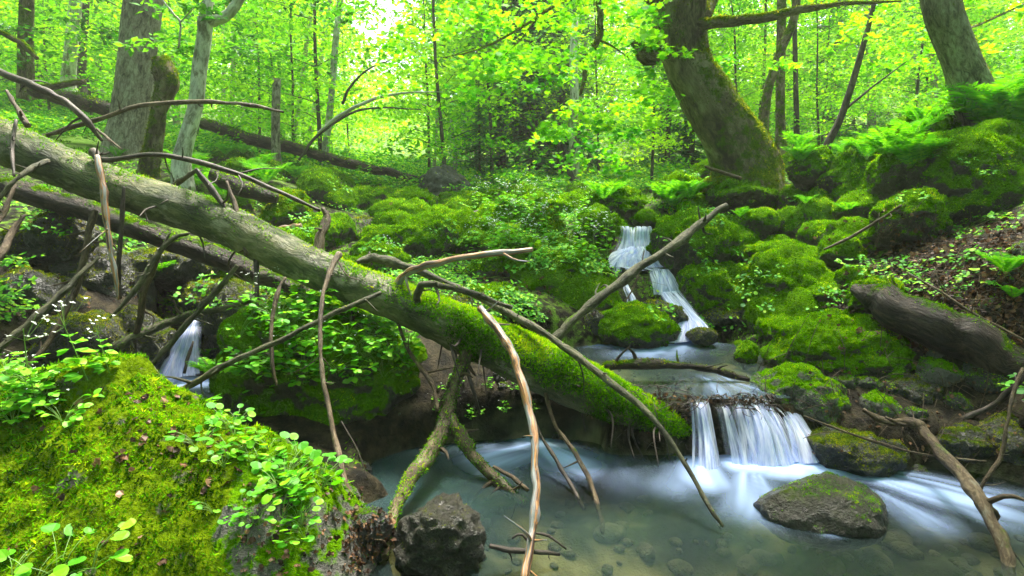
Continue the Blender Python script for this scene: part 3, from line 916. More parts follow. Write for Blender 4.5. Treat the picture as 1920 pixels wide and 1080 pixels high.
# the foreground giant: a surface fitted through measured heights
def giant():
    cp = [(190, 672, 2.1), (120, 690, 2.1), (60, 722, 2.1), (0, 765, 2.1), (-200, 850, 2.0), (260, 690, 2.1), (330, 745, 2.05), (450, 800, 2.0), (560, 850, 1.9), (630, 930, 1.8),
          (650, 1030, 1.65), (100, 820, 1.80), (0, 860, 1.74), (300, 830, 1.80), (440, 880, 1.72), (560, 940, 1.66), (200, 900, 1.66), (400, 985, 1.58), (600, 1040, 1.56),
          (60, 960, 1.6), (0, 1040, 1.5), (250, 1030, 1.52), (450, 1085, 1.46), (-200, 1000, 1.5), (150, 1090, 1.44), (0, 700, 2.4), (-250, 740, 2.3), (150, 760, 1.92), (240, 770, 1.9)]
    c = [P(*q) for q in cp] + [np.array(q) for q in [(-3.2, 1.4, 0.1), (-2.9, 2.4, 0.0), (-1.6, 2.65, 0.0), (-0.9, 2.45, -0.1), (-0.3, 2.0, -0.2), (-0.25, 1.5, -0.25), (-0.4, 1.1, -0.25), (-0.9, 1.15, -0.1), (-1.5, 1.1, 0.0), (-2, 0.9, 0.0), (-3, 0.8, 0.0)]]
    c = np.array(c)
    n = len(c)
    D = np.sqrt(((c[:, None, :2] - c[None, :, :2]) ** 2).sum(-1) + 0.01)
    A = np.zeros((n + 1, n + 1)); A[:n, :n] = D; A[:n, n] = 1; A[n, :n] = 1
    ww = np.linalg.solve(A, np.append(c[:, 2], 0))
    X, Y = np.meshgrid(np.arange(-3.3, -0.2, 0.012), np.arange(0.75, 2.75, 0.012), indexing='ij')
    D = np.sqrt((X[..., None] - c[:, 0]) ** 2 + (Y[..., None] - c[:, 1]) ** 2 + 0.01)
    Z = D @ ww[:n] + ww[n]
    p = np.stack([X, Y, Z], -1)
    Z = Z + 0.10 * np.abs(fbm(p * 2.2 + 3, 3)) - 0.03 + 0.05 * np.abs(fbm(p * 7, 3)) + 0.022 * fbm(p * 18, 3) + 0.009 * fbm(p * 48, 2)
    edge = ell(X, Y, -1.75, 1.72, 1.5, 1.02)
    Z = Z - sstep(0.85, 1.0, edge) * 0.5
    keep = edge < 1.02
    m, k = X.shape
    ii = np.arange(m * k).reshape(m, k)
    F = np.stack([ii[:-1, :-1], ii[1:, :-1], ii[1:, 1:], ii[:-1, 1:]], -1).reshape(-1, 4)
    F = F[keep.ravel()[F].all(1)]
    V = np.stack([X, Y, Z], -1).reshape(-1, 3)
    used = np.unique(F)
    re = np.full(len(V), -1); re[used] = np.arange(len(used))
    V, F = V[used], re[F]
    g = Geo()
    fc = V[F].mean(1)
    fb = sstep(-1.15, -0.55, fc[:, 0] + 0.30 * fbm(fc * 5, 3)) * (1 - 0.7 * sstep(0.3, 0.5, fc[:, 2] + 0.1 * fbm(fc * 9, 2))) > 0.5
    g.add(V, F[~fb], 0, 0.5, V, True)
    g.F.append((F[fb], 2, np.full(int(fb.sum()), 0.5), True))
    # moss thins out towards the right, rocky end
    rng = np.random.default_rng(9)
    nb = 150000
    pt, nr_ = sample_surface(V, F, nb, rng)
    bare = sstep(-1.15, -0.55, pt[:, 0] + 0.30 * fbm(pt * 5, 3)) * 0.9
    soil = fbm(pt * 6 + 31, 3)
    m = (nr_[:, 2] * 0.35 + 0.28 * rng.normal(size=nb) + 0.6 > bare * 1.1 + 0.18) & (soil < 0.30) & (rng.random(nb) > 0.85 * sstep(0.15, 0.3, fbm(pt * 16 + 3, 2)))
    pt, nr_ = pt[m], nr_[m]
    patch = 0.6 * fbm(pt * 4.5 + 2, 3) + 0.7 * fbm(pt * 11 + 5, 3); fine = fbm(pt * 38, 2)
    val = np.clip(0.34 + 0.8 * patch + 0.40 * fine + 0.45 * (np.clip(nr_[:, 2], 0, 1) - 0.8) + 0.16 * rng.normal(size=len(pt)), 0, 1)
    dist = np.linalg.norm(pt - CAM, axis=1)
    up = unit(nr_ + 0.8 * rng.normal(size=pt.shape))
    leaves(g, pt, unit(nr_ * 0.6 + 0.7 * rng.normal(size=pt.shape)), (0.0050 * dist) * (0.8 + 0.9 * rng.random(len(pt))), 'blade', 1, val, head=up, rng=rng, aspect=1.7)
    o = g.build('mossy_boulder', [M['rock_giant'], M['moss'], M['rock_half']], loc=(-1.7, 1.7, 0))
    tag(o, 'giant foreground boulder under bright yellow green moss, peaked, bottom left', 'boulder')
    collide(V, F)
M['rock_giant'] = mat_rock('giant_boulder_rock', (0.12, 0.105, 0.08), (0.09, 0.15, 0.003), 0.35, 0.35, 0.9)
giant()

# scattered small stones of the boulder field
rng = np.random.default_rng(21)
cnt = 0
while cnt < 170:
    px, d = (rng.uniform(430, 1150), rng.uniform(4.0, 10)) if cnt < 125 else (rng.uniform(1250, 1640), rng.uniform(4.3, 9))
    py = 0
    x = (px - 960) / F_PX * d
    if abs(x - 1.2) < 0.35 and d < 6: continue
    z = gz(x, d)
    r_ = ray(px, 0)
    # project the ground point back for py
    yy = (z - EYE) / d
    t = (yy * CP + SP) / (CP - yy * SP)
    py = 540 - t * F_PX
    s = rng.uniform(0.09, 0.26)
    wp = 2 * s / d * F_PX
    boulder(px, py - wp * 0.15, wp, wp * 0.75, d, 'small moss covered stone in the rising boulder field', group='small moss covered stones of the boulder field', seed=int(rng.integers(9999)),
            name='mossy_stone', thr=-0.1, sub=4)
    cnt += 1

def px_of(x, d, z):
    yy = (z - EYE) / d
    return 540 - (yy * CP + SP) / (CP - yy * SP) * F_PX / 1.0
placed = []
for kind_, n_, pxr, dr, sr, lab, grp in (
        ('slope', 24, (1360, 1720), (3.7, 5.6), (0.10, 0.24), 'rounded mossy stone among others on the slope right of the cascade', 'rounded mossy stones right of the cascade'),
        ('bank', 26, (1400, 1960), (2.4, 3.1), (0.04, 0.12), 'small dark stone of the lower right bank', 'small dark stones of the lower right bank'),
        ('rim', 16, (640, 1900), (1.6, 4.0), (0.02, 0.05), 'little wet stone at the water edge', 'little wet stones at the water edge')):
    c_, tries = 0, 0
    while c_ < n_ and tries < 3000:
        tries += 1
        px, d = rng.uniform(*pxr), rng.uniform(*dr)
        x = (px - 960) / F_PX * d
        z = gz(x, d)
        if kind_ == 'rim' and not (-0.05 < z < 0.03 or Z_UP - 0.04 < z < Z_UP + 0.03): continue
        if kind_ != 'rim' and (z < 0.06 or (ell(x, d, 0.85, 3.28, 1.0, 0.65) < 1)): continue
        if kind_ == 'slope' and ell(x, d, 2.75, 3.1, 0.95, 0.75, 0.3) < 0.85: continue
        sz_ = rng.uniform(*sr)
        if any((x - a) ** 2 + (d - b) ** 2 < (0.75 * (sz_ + c)) ** 2 for a, b, c in placed): continue
        placed.append((x, d, sz_))
        wp = 2 * sz_ / d * F_PX
        boulder(px, px_of(x, d, z) - wp * (0.22 if kind_ == 'slope' else 0.1), wp, wp * 0.75, d, lab, 'rock_moss' if kind_ == 'slope' else 'rock_half' if c_ % 4 == 0 else 'rock_wet', group=grp, seed=int(rng.integers(9999)),
                name='mossy_stone' if kind_ != 'rim' else 'wet_stone', thr=-0.22 if kind_ == 'slope' else 0.35 if kind_ == 'bank' else 1.3, sub=4, amount=2.2)
        c_ += 1

# ================================================================== water
def water_sheet(name, z, x0, x1, y0, y1, step, ffoam, murk, keep=None):
    X, Y = np.meshgrid(np.arange(x0, x1, step), np.arange(y0, y1, step), indexing='ij')
    f = ffoam(X, Y)
    m, k = X.shape
    ii = np.arange(m * k).reshape(m, k)
    F = np.stack([ii[:-1, :-1], ii[1:, :-1], ii[1:, 1:], ii[:-1, 1:]], -1).reshape(-1, 4)
    if keep is not None:
        F = F[keep(X, Y).ravel()[F].all(1)]
    V = np.stack([X, Y, np.full_like(X, z) + 0.004 * fbm(np.stack([X * 3, Y * 3, X * 0], -1), 2) + 0.012 * f], -1).reshape(-1, 3)
    if callable(murk):
        mk = murk(X, Y)
    else:
        mk = np.full_like(X, murk)
    g = Geo()
    g.add(V, F, 0, 0.5, np.stack([np.clip(f, 0, 1), mk, X * 0], -1).reshape(-1, 3), True)
    return tag(g.build(name, [M['water']]), kind='structure')

def flow(X, Y, px0, py0, px1, py1, z, w0, w1, streak=0.6, seed=0):
    """milky current running from one point of the pool to another, fading along its way"""
    a, b = PZ(px0, py0, z)[:2], PZ(px1, py1, z)[:2]
    d = b - a
    L = np.hypot(*d)
    d = d / L
    s = (X - a[0]) * d[0] + (Y - a[1]) * d[1]
    n = -(X - a[0]) * d[1] + (Y - a[1]) * d[0]
    n = n + 0.05 * fbm(np.stack([s * 3, n * 0 + seed, s * 0], -1), 2)
    t = np.clip(s / L, 0, 1)
    w_ = w0 + (w1 - w0) * t
    core = np.exp(-(n / w_) ** 2) * np.exp(-np.maximum(-s, 0) ** 2 / w0 ** 2 * 2) * (1 - sstep(0.55, 1.15, s / L))
    st = fbm(np.stack([n * 26 / (0.6 + t), s * 1.6, s * 0 + seed], -1), 3)
    return core * (1 - streak * 0.5 + streak * st)

def foam_low(X, Y):
    f = 0.85 * flow(X, Y, 1325, 868, 1330, 930, 0, 0.08, 0.13, 0.3, 1)
    f = np.maximum(f, 1.0 * flow(X, Y, 1450, 862, 1480, 905, 0, 0.15, 0.18, 0.25, 2))
    f = np.maximum(f, 1.15 * flow(X, Y, 1380, 868, 1640, 890, 0, 0.10, 0.10, 0.3, 3))
    f = np.maximum(f, 1.0 * flow(X, Y, 1580, 880, 1960, 985, 0, 0.08, 0.13, 0.6, 4))
    f = np.maximum(f, 0.8 * flow(X, Y, 1690, 900, 1960, 950, 0, 0.06, 0.12, 0.8, 5))
    f = np.maximum(f, 0.30 * flow(X, Y, 1290, 880, 1260, 940, 0, 0.10, 0.15, 0.4, 6))
    f = np.maximum(f, 0.7 * flow(X, Y, 1535, 985, 1570, 1010, 0, 0.05, 0.05, 0.4, 7))
    f = np.maximum(f, 1.0 * flow(X, Y, 1010, 830, 860, 885, 0, 0.11, 0.13, 0.7, 8))
    f = np.maximum(f, 0.95 * flow(X, Y, 990, 825, 1130, 890, 0, 0.09, 0.16, 0.6, 9))
    f = np.maximum(f, 0.15 * flow(X, Y, 1120, 850, 1240, 930, 0, 0.12, 0.2, 0.5, 10))
    f = np.maximum(f, 0.75 * flow(X, Y, 1400, 890, 1400, 985, 0, 0.08, 0.12, 0.6, 16))
    f = np.maximum(f, 0.45 * flow(X, Y, 1660, 930, 1800, 1010, 0, 0.08, 0.14, 0.8, 17))
    return np.clip(np.maximum(f, 0) ** 1.15, 0, 0.92)

def murk_low(X, Y):
    p = np.stack([X * 2.6, Y * 2.6, X * 0], -1)
    return np.clip(0.16 + 0.25 * fbm(p + 5, 2) + 0.35 * (1 - sstep(-0.2, 0.35, X + 0.3 * (2.3 - Y))) * sstep(1.8, 2.3, Y), 0.03, 0.6)

def foam_up(X, Y):
    f = 1.1 * flow(X, Y, 1305, 620, 1180, 672, Z_UP, 0.17, 0.18, 0.4, 11)
    f = np.maximum(f, 0.9 * flow(X, Y, 1285, 640, 1120, 648, Z_UP, 0.05, 0.05, 0.6, 12))
    f = np.maximum(f, 0.5 * flow(X, Y, 1200, 655, 1000, 640, Z_UP, 0.06, 0.05, 0.8, 13))
    f = np.maximum(f, 0.5 * flow(X, Y, 1350, 628, 1420, 640, Z_UP, 0.05, 0.05, 0.6, 14))
    f = np.maximum(f, 0.35 * flow(X, Y, 1340, 715, 1400, 748, Z_UP, 0.15, 0.22, 0.9, 15))
    return np.clip(f, 0, 0.95)

water_sheet('lower_pool_water', Z_LOW, -0.75, 3.4, 0.35, 3.05, 0.012, foam_low, murk_low)
def _upper(): 
    o = water_sheet('upper_pool_water', Z_UP, 0.12, 1.9, 2.66, 4.0, 0.012, foam_up, 0.26, lambda X, Y: (ell(X, Y, 0.85, 3.28, 1.03, 0.70) < 1) | ((X > 0.75) & (X < 1.36) & (Y < 3.0)))
_upper()
lx = PZ(330, 715, Z_LEFT)[0]
water_sheet('left_pool_water', Z_LEFT, lx - 0.42, lx + 0.42, 2.78, 3.42, 0.012,
            lambda X, Y: np.clip(0.95 * (1 - sstep(0.2, 1.0, ell(X, Y, lx + 0.02, 3.12, 0.32, 0.17))) * (0.8 + 0.4 * fbm(np.stack([X * 8, Y * 30, X * 0], -1), 2)), 0, 0.95), 0.4)

def fall_sheet(g, rows, n_across=14, n_along=40, bulge=0.02, seed=0, strands=9):
    """rows: (pxl, pyl, dl, pxr, pyr, dr) from the lip down"""
    A = np.array([P(r[0], r[1], r[2]) for r in rows])
    B = np.array([P(r[3], r[4], r[5]) for r in rows])
    A, B = smooth_path(A, n_along), smooth_path(B, n_along)
    u = np.linspace(0, 1, n_across)
    V = A[:, None] * (1 - u[None, :, None]) + B[:, None] * u[None, :, None]
    wd = np.linalg.norm(B - A, axis=1)
    s = np.concatenate([[0], np.cumsum(np.linalg.norm(np.diff((A + B) / 2, axis=0), axis=1))])
    V[..., 1] -= bulge * np.sin(np.pi * u)[None] + 0.012 * fbm(np.stack([np.repeat(u[None] * 9, n_along, 0), np.repeat(s[:, None], n_across, 1), np.full((n_along, n_across), seed)], -1), 2)
    tc = np.stack([np.repeat(u[None] * wd.mean(), n_along, 0) + seed * 1.7, np.repeat((4 * u * (1 - u))[None], n_along, 0), np.repeat(s[:, None], n_across, 1)], -1)
    ii = np.arange(n_along * n_across).reshape(n_along, n_across)
    F = np.stack([ii[:-1, :-1], ii[1:, :-1], ii[1:, 1:], ii[:-1, 1:]], -1).reshape(-1, 4)
    g.add(V.reshape(-1, 3), F, 1, 0.5, tc.reshape(-1, 3), True)
    rs = np.random.default_rng(seed * 7 + 3)
    for k in range(strands):
        u0, du, hw = rs.uniform(0.08, 0.92), rs.normal() * 0.10, rs.uniform(0.03, 0.20)
        tt = np.linspace(0, 1, n_along)[:, None]
        uc = u0 + du * tt * 1.5 + 0.03 * fbm(np.stack([tt * 3 + k, tt * 0 + seed, tt * 0], -1), 2)
        uu = np.clip(uc + (np.linspace(-1, 1, 5)[None] * hw * (0.5 + 0.9 * tt)), -0.06, 1.08)
        Q = A[:, None] * (1 - uu[..., None]) + B[:, None] * uu[..., None]
        Q[..., 1] -= 0.006 + bulge * np.sin(np.pi * np.clip(uu, 0, 1)) + rs.uniform(0.0, 0.035) * np.sin(np.pi * 0.5 * tt)
        tq = np.stack([(uu - uc) * wd.mean() + k * 0.37 + seed * 1.7, np.repeat((1 - np.linspace(-1, 1, 5) ** 2)[None], n_along, 0), np.repeat(s[:, None], 5, 1)], -1)
        jj = np.arange(n_along * 5).reshape(n_along, 5)
        FF = np.stack([jj[:-1, :-1], jj[1:, :-1], jj[1:, 1:], jj[:-1, 1:]], -1).reshape(-1, 4)
        g.add(Q.reshape(-1, 3), FF, 0, 0.5, tq.reshape(-1, 3), True)

g = Geo()
fall_sheet(g, [(1286, 746, 2.74, 1322, 744, 2.76), (1290, 760, 2.64, 1330, 758, 2.65), (1296, 815, 2.57, 1340, 810, 2.58), (1296, 886, 2.46, 1352, 878, 2.48)], seed=1, strands=5)
fall_sheet(g, [(1335, 756, 2.68, 1385, 750, 2.72), (1342, 772, 2.63, 1392, 764, 2.65), (1352, 815, 2.58, 1404, 810, 2.58), (1362, 872, 2.50, 1420, 868, 2.50)], seed=14, strands=3)
fall_sheet(g, [(1382, 738, 2.82, 1432, 736, 2.84), (1390, 756, 2.68, 1446, 754, 2.70), (1402, 800, 2.58, 1474, 794, 2.60), (1408, 868, 2.49, 1504, 860, 2.51)], seed=2, strands=11)
fall_sheet(g, [(1428, 736, 2.86, 1470, 744, 2.88), (1446, 754, 2.72, 1490, 766, 2.70), (1474, 796, 2.61, 1518, 810, 2.61), (1490, 864, 2.49, 1556, 856, 2.53)], seed=3, strands=8)
o = g.build('waterfall', [M['fall'], M['veil']]); tag(o, kind='structure')
g = Geo()
fall_sheet(g, [(1160, 424, 5.25, 1180, 424, 5.25), (1163, 430, 5.1, 1180, 430, 5.1), (1158, 452, 5.05, 1182, 450, 5.05), (1148, 470, 4.98, 1185, 470, 4.98)], seed=4)
fall_sheet(g, [(1190, 424, 5.25, 1224, 424, 5.25), (1192, 430, 5.1, 1224, 430, 5.1), (1190, 450, 5.05, 1226, 450, 5.05), (1186, 475, 4.95, 1232, 475, 4.95)], seed=5)
fall_sheet(g, [(1172, 462, 5.0, 1226, 460, 5.0), (1164, 474, 4.85, 1234, 470, 4.85), (1154, 497, 4.75, 1242, 497, 4.75)], seed=6, bulge=0.07)
fall_sheet(g, [(1160, 465, 5.0, 1240, 465, 5.0), (1150, 476, 4.83, 1246, 476, 4.83), (1142, 498, 4.74, 1246, 498, 4.74)], seed=7, bulge=0.05)
fall_sheet(g, [(1222, 505, 4.62, 1250, 505, 4.62), (1224, 516, 4.5, 1258, 516, 4.5), (1226, 550, 4.4, 1266, 545, 4.4), (1232, 572, 4.32, 1275, 566, 4.32)], seed=8)
fall_sheet(g, [(1232, 548, 4.30, 1276, 544, 4.33), (1242, 566, 4.15, 1292, 562, 4.19), (1256, 590, 4.03, 1312, 588, 4.05), (1256, 612, 3.91, 1328, 606, 3.93), (1226, 642, 3.79, 1346, 632, 3.81)], seed=9, strands=14)
fall_sheet(g, [(1250, 566, 4.26, 1282, 562, 4.3), (1262, 585, 4.12, 1300, 588, 4.14), (1272, 604, 4.0, 1312, 602, 4.02), (1252, 632, 3.86, 1318, 626, 3.88)], seed=10)
fall_sheet(g, [(1166, 522, 4.6, 1176, 522, 4.6), (1168, 540, 4.3, 1182, 540, 4.3), (1176, 560, 4.2, 1192, 560, 4.2), (1172, 585, 4.1, 1190, 582, 4.1)], seed=11)
fall_sheet(g, [(1150, 500, 4.7, 1170, 500, 4.7), (1148, 515, 4.66, 1168, 515, 4.66), (1152, 530, 4.6, 1172, 530, 4.6)], seed=15)
fall_sheet(g, [(1176, 426, 5.22, 1196, 426, 5.22), (1176, 440, 5.08, 1196, 440, 5.08), (1172, 466, 4.99, 1200, 466, 4.99)], seed=21, strands=3)
fall_sheet(g, [(1160, 468, 4.98, 1236, 466, 4.98), (1152, 480, 4.80, 1246, 478, 4.80), (1144, 500, 4.70, 1250, 500, 4.70)], seed=22, bulge=0.05, strands=14)
fall_sheet(g, [(1160, 500, 4.66, 1250, 500, 4.66), (1180, 506, 4.58, 1256, 506, 4.56)], seed=23, strands=6)
fall_sheet(g, [(1214, 504, 4.58, 1256, 504, 4.58), (1216, 520, 4.44, 1264, 518, 4.44), (1222, 552, 4.34, 1276, 546, 4.34)], seed=24, strands=10)
o = g.build('waterfall', [M['fall'], M['veil']]); tag(o, kind='structure')
g = Geo()
fall_sheet(g, [(358, 596, 3.4, 380, 596, 3.4), (344, 618, 3.22, 380, 618, 3.22), (324, 660, 3.17, 378, 660, 3.17), (304, 702, 3.11, 378, 702, 3.11)], seed=12, strands=14)
fall_sheet(g, [(358, 604, 3.38, 378, 604, 3.38), (350, 640, 3.24, 378, 640, 3.24), (340, 700, 3.15, 376, 698, 3.18)], seed=13)
o = g.build('waterfall', [M['fall'], M['veil']]); tag(o, kind='structure')

M['pebble'] = mat_rock('stream_pebble', (0.20, 0.18, 0.12), (0.05, 0.07, 0.02), 2.5, 0.3, 0.3)
g = Geo()
rr = np.random.default_rng(91)
made = 0
while made < 420:
    x, y = rr.uniform(-0.3, 2.6), rr.uniform(0.9, 2.6)
    z = gz(x, y)
    if z > -0.04: continue
    made += 1
    sz_ = rr.uniform(0.012, 0.035) if made % 6 else rr.uniform(0.04, 0.075)
    Q, F, Rz = rock_shape((1, 1, 1), int(rr.integers(9999)), 2, 0.3, 0.5, 0)
    V = (Q * np.array([1.2, 0.9, 0.6]) * sz_) @ Rz.T + np.array([x, y, z + sz_ * 0.2])
    g.add(V, F, 0, 0.5, V, True)
tag(g.build('stream_pebbles', [M['pebble']]), 'pale and dark pebbles lying on the bed of the lower pool', 'pebbles', kind='stuff')

# ================================================================== the main fallen log and its branches
def limb(g, pts, mat=0, stubs=True, sides=8, rough=0.12, seed=0, rfreq=30.0, **kw):
    W, R = pxpath(pts, 0.80 if max(p[3] for p in pts) < 27 and pts[0][2] < 5.2 else 0.92)
    rng = np.random.default_rng(seed + len(pts))
    # small irregular wobble between the measured points
    W2 = smooth_path(np.hstack([W, R[:, None]]), max(6, 3 * len(pts)))
    W2[1:-1, :3] += rng.normal(size=(len(W2) - 2, 3)) * W2[1:-1, 3:4] * 0.13
    if max(p[3] for p in pts) < 32 and pts[0][2] < 5.2:
        W2[1:-1, 3] *= 1 + 0.12 * rng.normal(size=len(W2) - 2)
    out = add_tube(g, W2[:, :3], W2[:, 3], mat, 0.5, sides=sides, rough=rough, rfreq=rfreq, seed=seed, **kw)
    # broken side twigs and knots
    L = np.linalg.norm(np.diff(W2[:, :3], axis=0), axis=1).sum()
    if pts[0][2] < 5 and 0.04 > W2[:, 3].max() > 0.006 and stubs:
        for k in range(int(min(9, 2 + L * 5))):
            i = int(rng.integers(1, len(W2) - 1))
            c, rr0 = W2[i, :3], W2[i, 3]
            ax = unit(W2[i + 1, :3] - W2[i - 1, :3])
            dd = rng.normal(size=3)
            dd = unit(dd - ax * np.dot(dd, ax)) + ax * rng.uniform(-0.4, 0.9)
            l = rng.uniform(1.6, 4.0) * rr0 if rng.random() < 0.6 else rng.uniform(0.05, 0.16)
            r0 = rr0 * rng.uniform(0.22, 0.42)
            add_tube(g, [c, c + dd * l * 0.55, c + dd * l + rng.normal(size=3) * l * 0.22], [r0 * 1.3, r0 * 0.8, r0 * 0.35], mat, 0.5, sides=6, seg=6, rough=0.1, rfreq=40, seed=k)
    return out

log_loc = P(700, 600, 2.85)
log_loc[2] = 0.3
log_e = empty('fallen_log', log_loc, 'long mossy fallen log crossing the stream from upper left to lower right', 'log')
def part(g, name, mats, parent, label=None):
    o = g.build(name, mats, parent, loc=tuple(parent.location))
    if label: o['label'] = label
    return o
LOGP = [(-240, 150, 3.25, 86), (0, 262, 3.12, 82), (200, 345, 3.02, 76), (400, 412, 2.93, 74), (600, 508, 2.85, 74), (750, 568, 2.80, 78), (900, 634, 2.75, 90), (1050, 706, 2.70, 96), (1160, 755, 2.67, 78), (1240, 788, 2.66, 56), (1325, 818, 2.68, 26)]
g = Geo()
W, R = pxpath(LOGP)
V, F, tc, T3 = tube(W, R, sides=40, seg=240, rough=0.10, rfreq=5, seed=4)
V += 0.006 * fbm(V * 30, 2)[:, None]
g.add(V, F, 0, 0.5, tc, True)
g.F.append((T3, 0, np.full(len(T3), 0.5), False))
collide(V, F, True)
LOG_V, LOG_F = V, F
rr = np.random.default_rng(4)
n = 220000
pt, nrm_ = sample_surface(V, F, n, rr)
if np.mean(nrm_ * unit(pt - W.mean(0))) < 0:
    pass
along = pt[:, 0]                           # moss thickens towards the right end
x_mid, x_full = P(700, 560, 2.85)[0], P(1000, 660, 2.72)[0]
dens = 0.10 + 0.90 * sstep(x_mid - 0.35, x_full - 0.25, along)
cz = np.interp(pt[:, 0], W[:, 0], W[:, 2])
upn = (pt[:, 2] - cz) / np.interp(pt[:, 0], W[:, 0], R)
m = (upn + 1.3 * fbm(pt * 4.5, 3) + 0.5 * fbm(pt * 14, 2) + 0.3 * rr.normal(size=n) > 1.0 - 1.5 * dens)
m &= rr.random(n) < np.clip(dens * 1.3, 0.12, 1)
pt = pt[m]; upn = upn[m]
cy = np.interp(pt[:, 0], W[:, 0], W[:, 1])
nn = unit(np.stack([pt[:, 0] * 0, pt[:, 1] - cy, pt[:, 2] - np.interp(pt[:, 0], W[:, 0], W[:, 2])], -1))
val = np.clip(0.40 + 0.3 * upn + 0.5 * fbm(pt * 8, 3) + 0.15 * rr.normal(size=len(pt)), 0, 1)
leaves(g, pt, unit(nn * 0.6 + 0.7 * rr.normal(size=pt.shape)), 0.0115 * (0.7 + rr.random(len(pt))), 'blade', 1, val, head=unit(nn + 0.8 * rr.normal(size=pt.shape)), rng=rr, aspect=1.8)
part(g, 'trunk', [M['log'], M['moss']], log_e)

def moss_on_limb(g, V, F, amount, thr, size=0.010, mat=1, seed=0):
    moss_blades(g, V, F, amount, thr, size, mat, seed, 20000, 8.0)

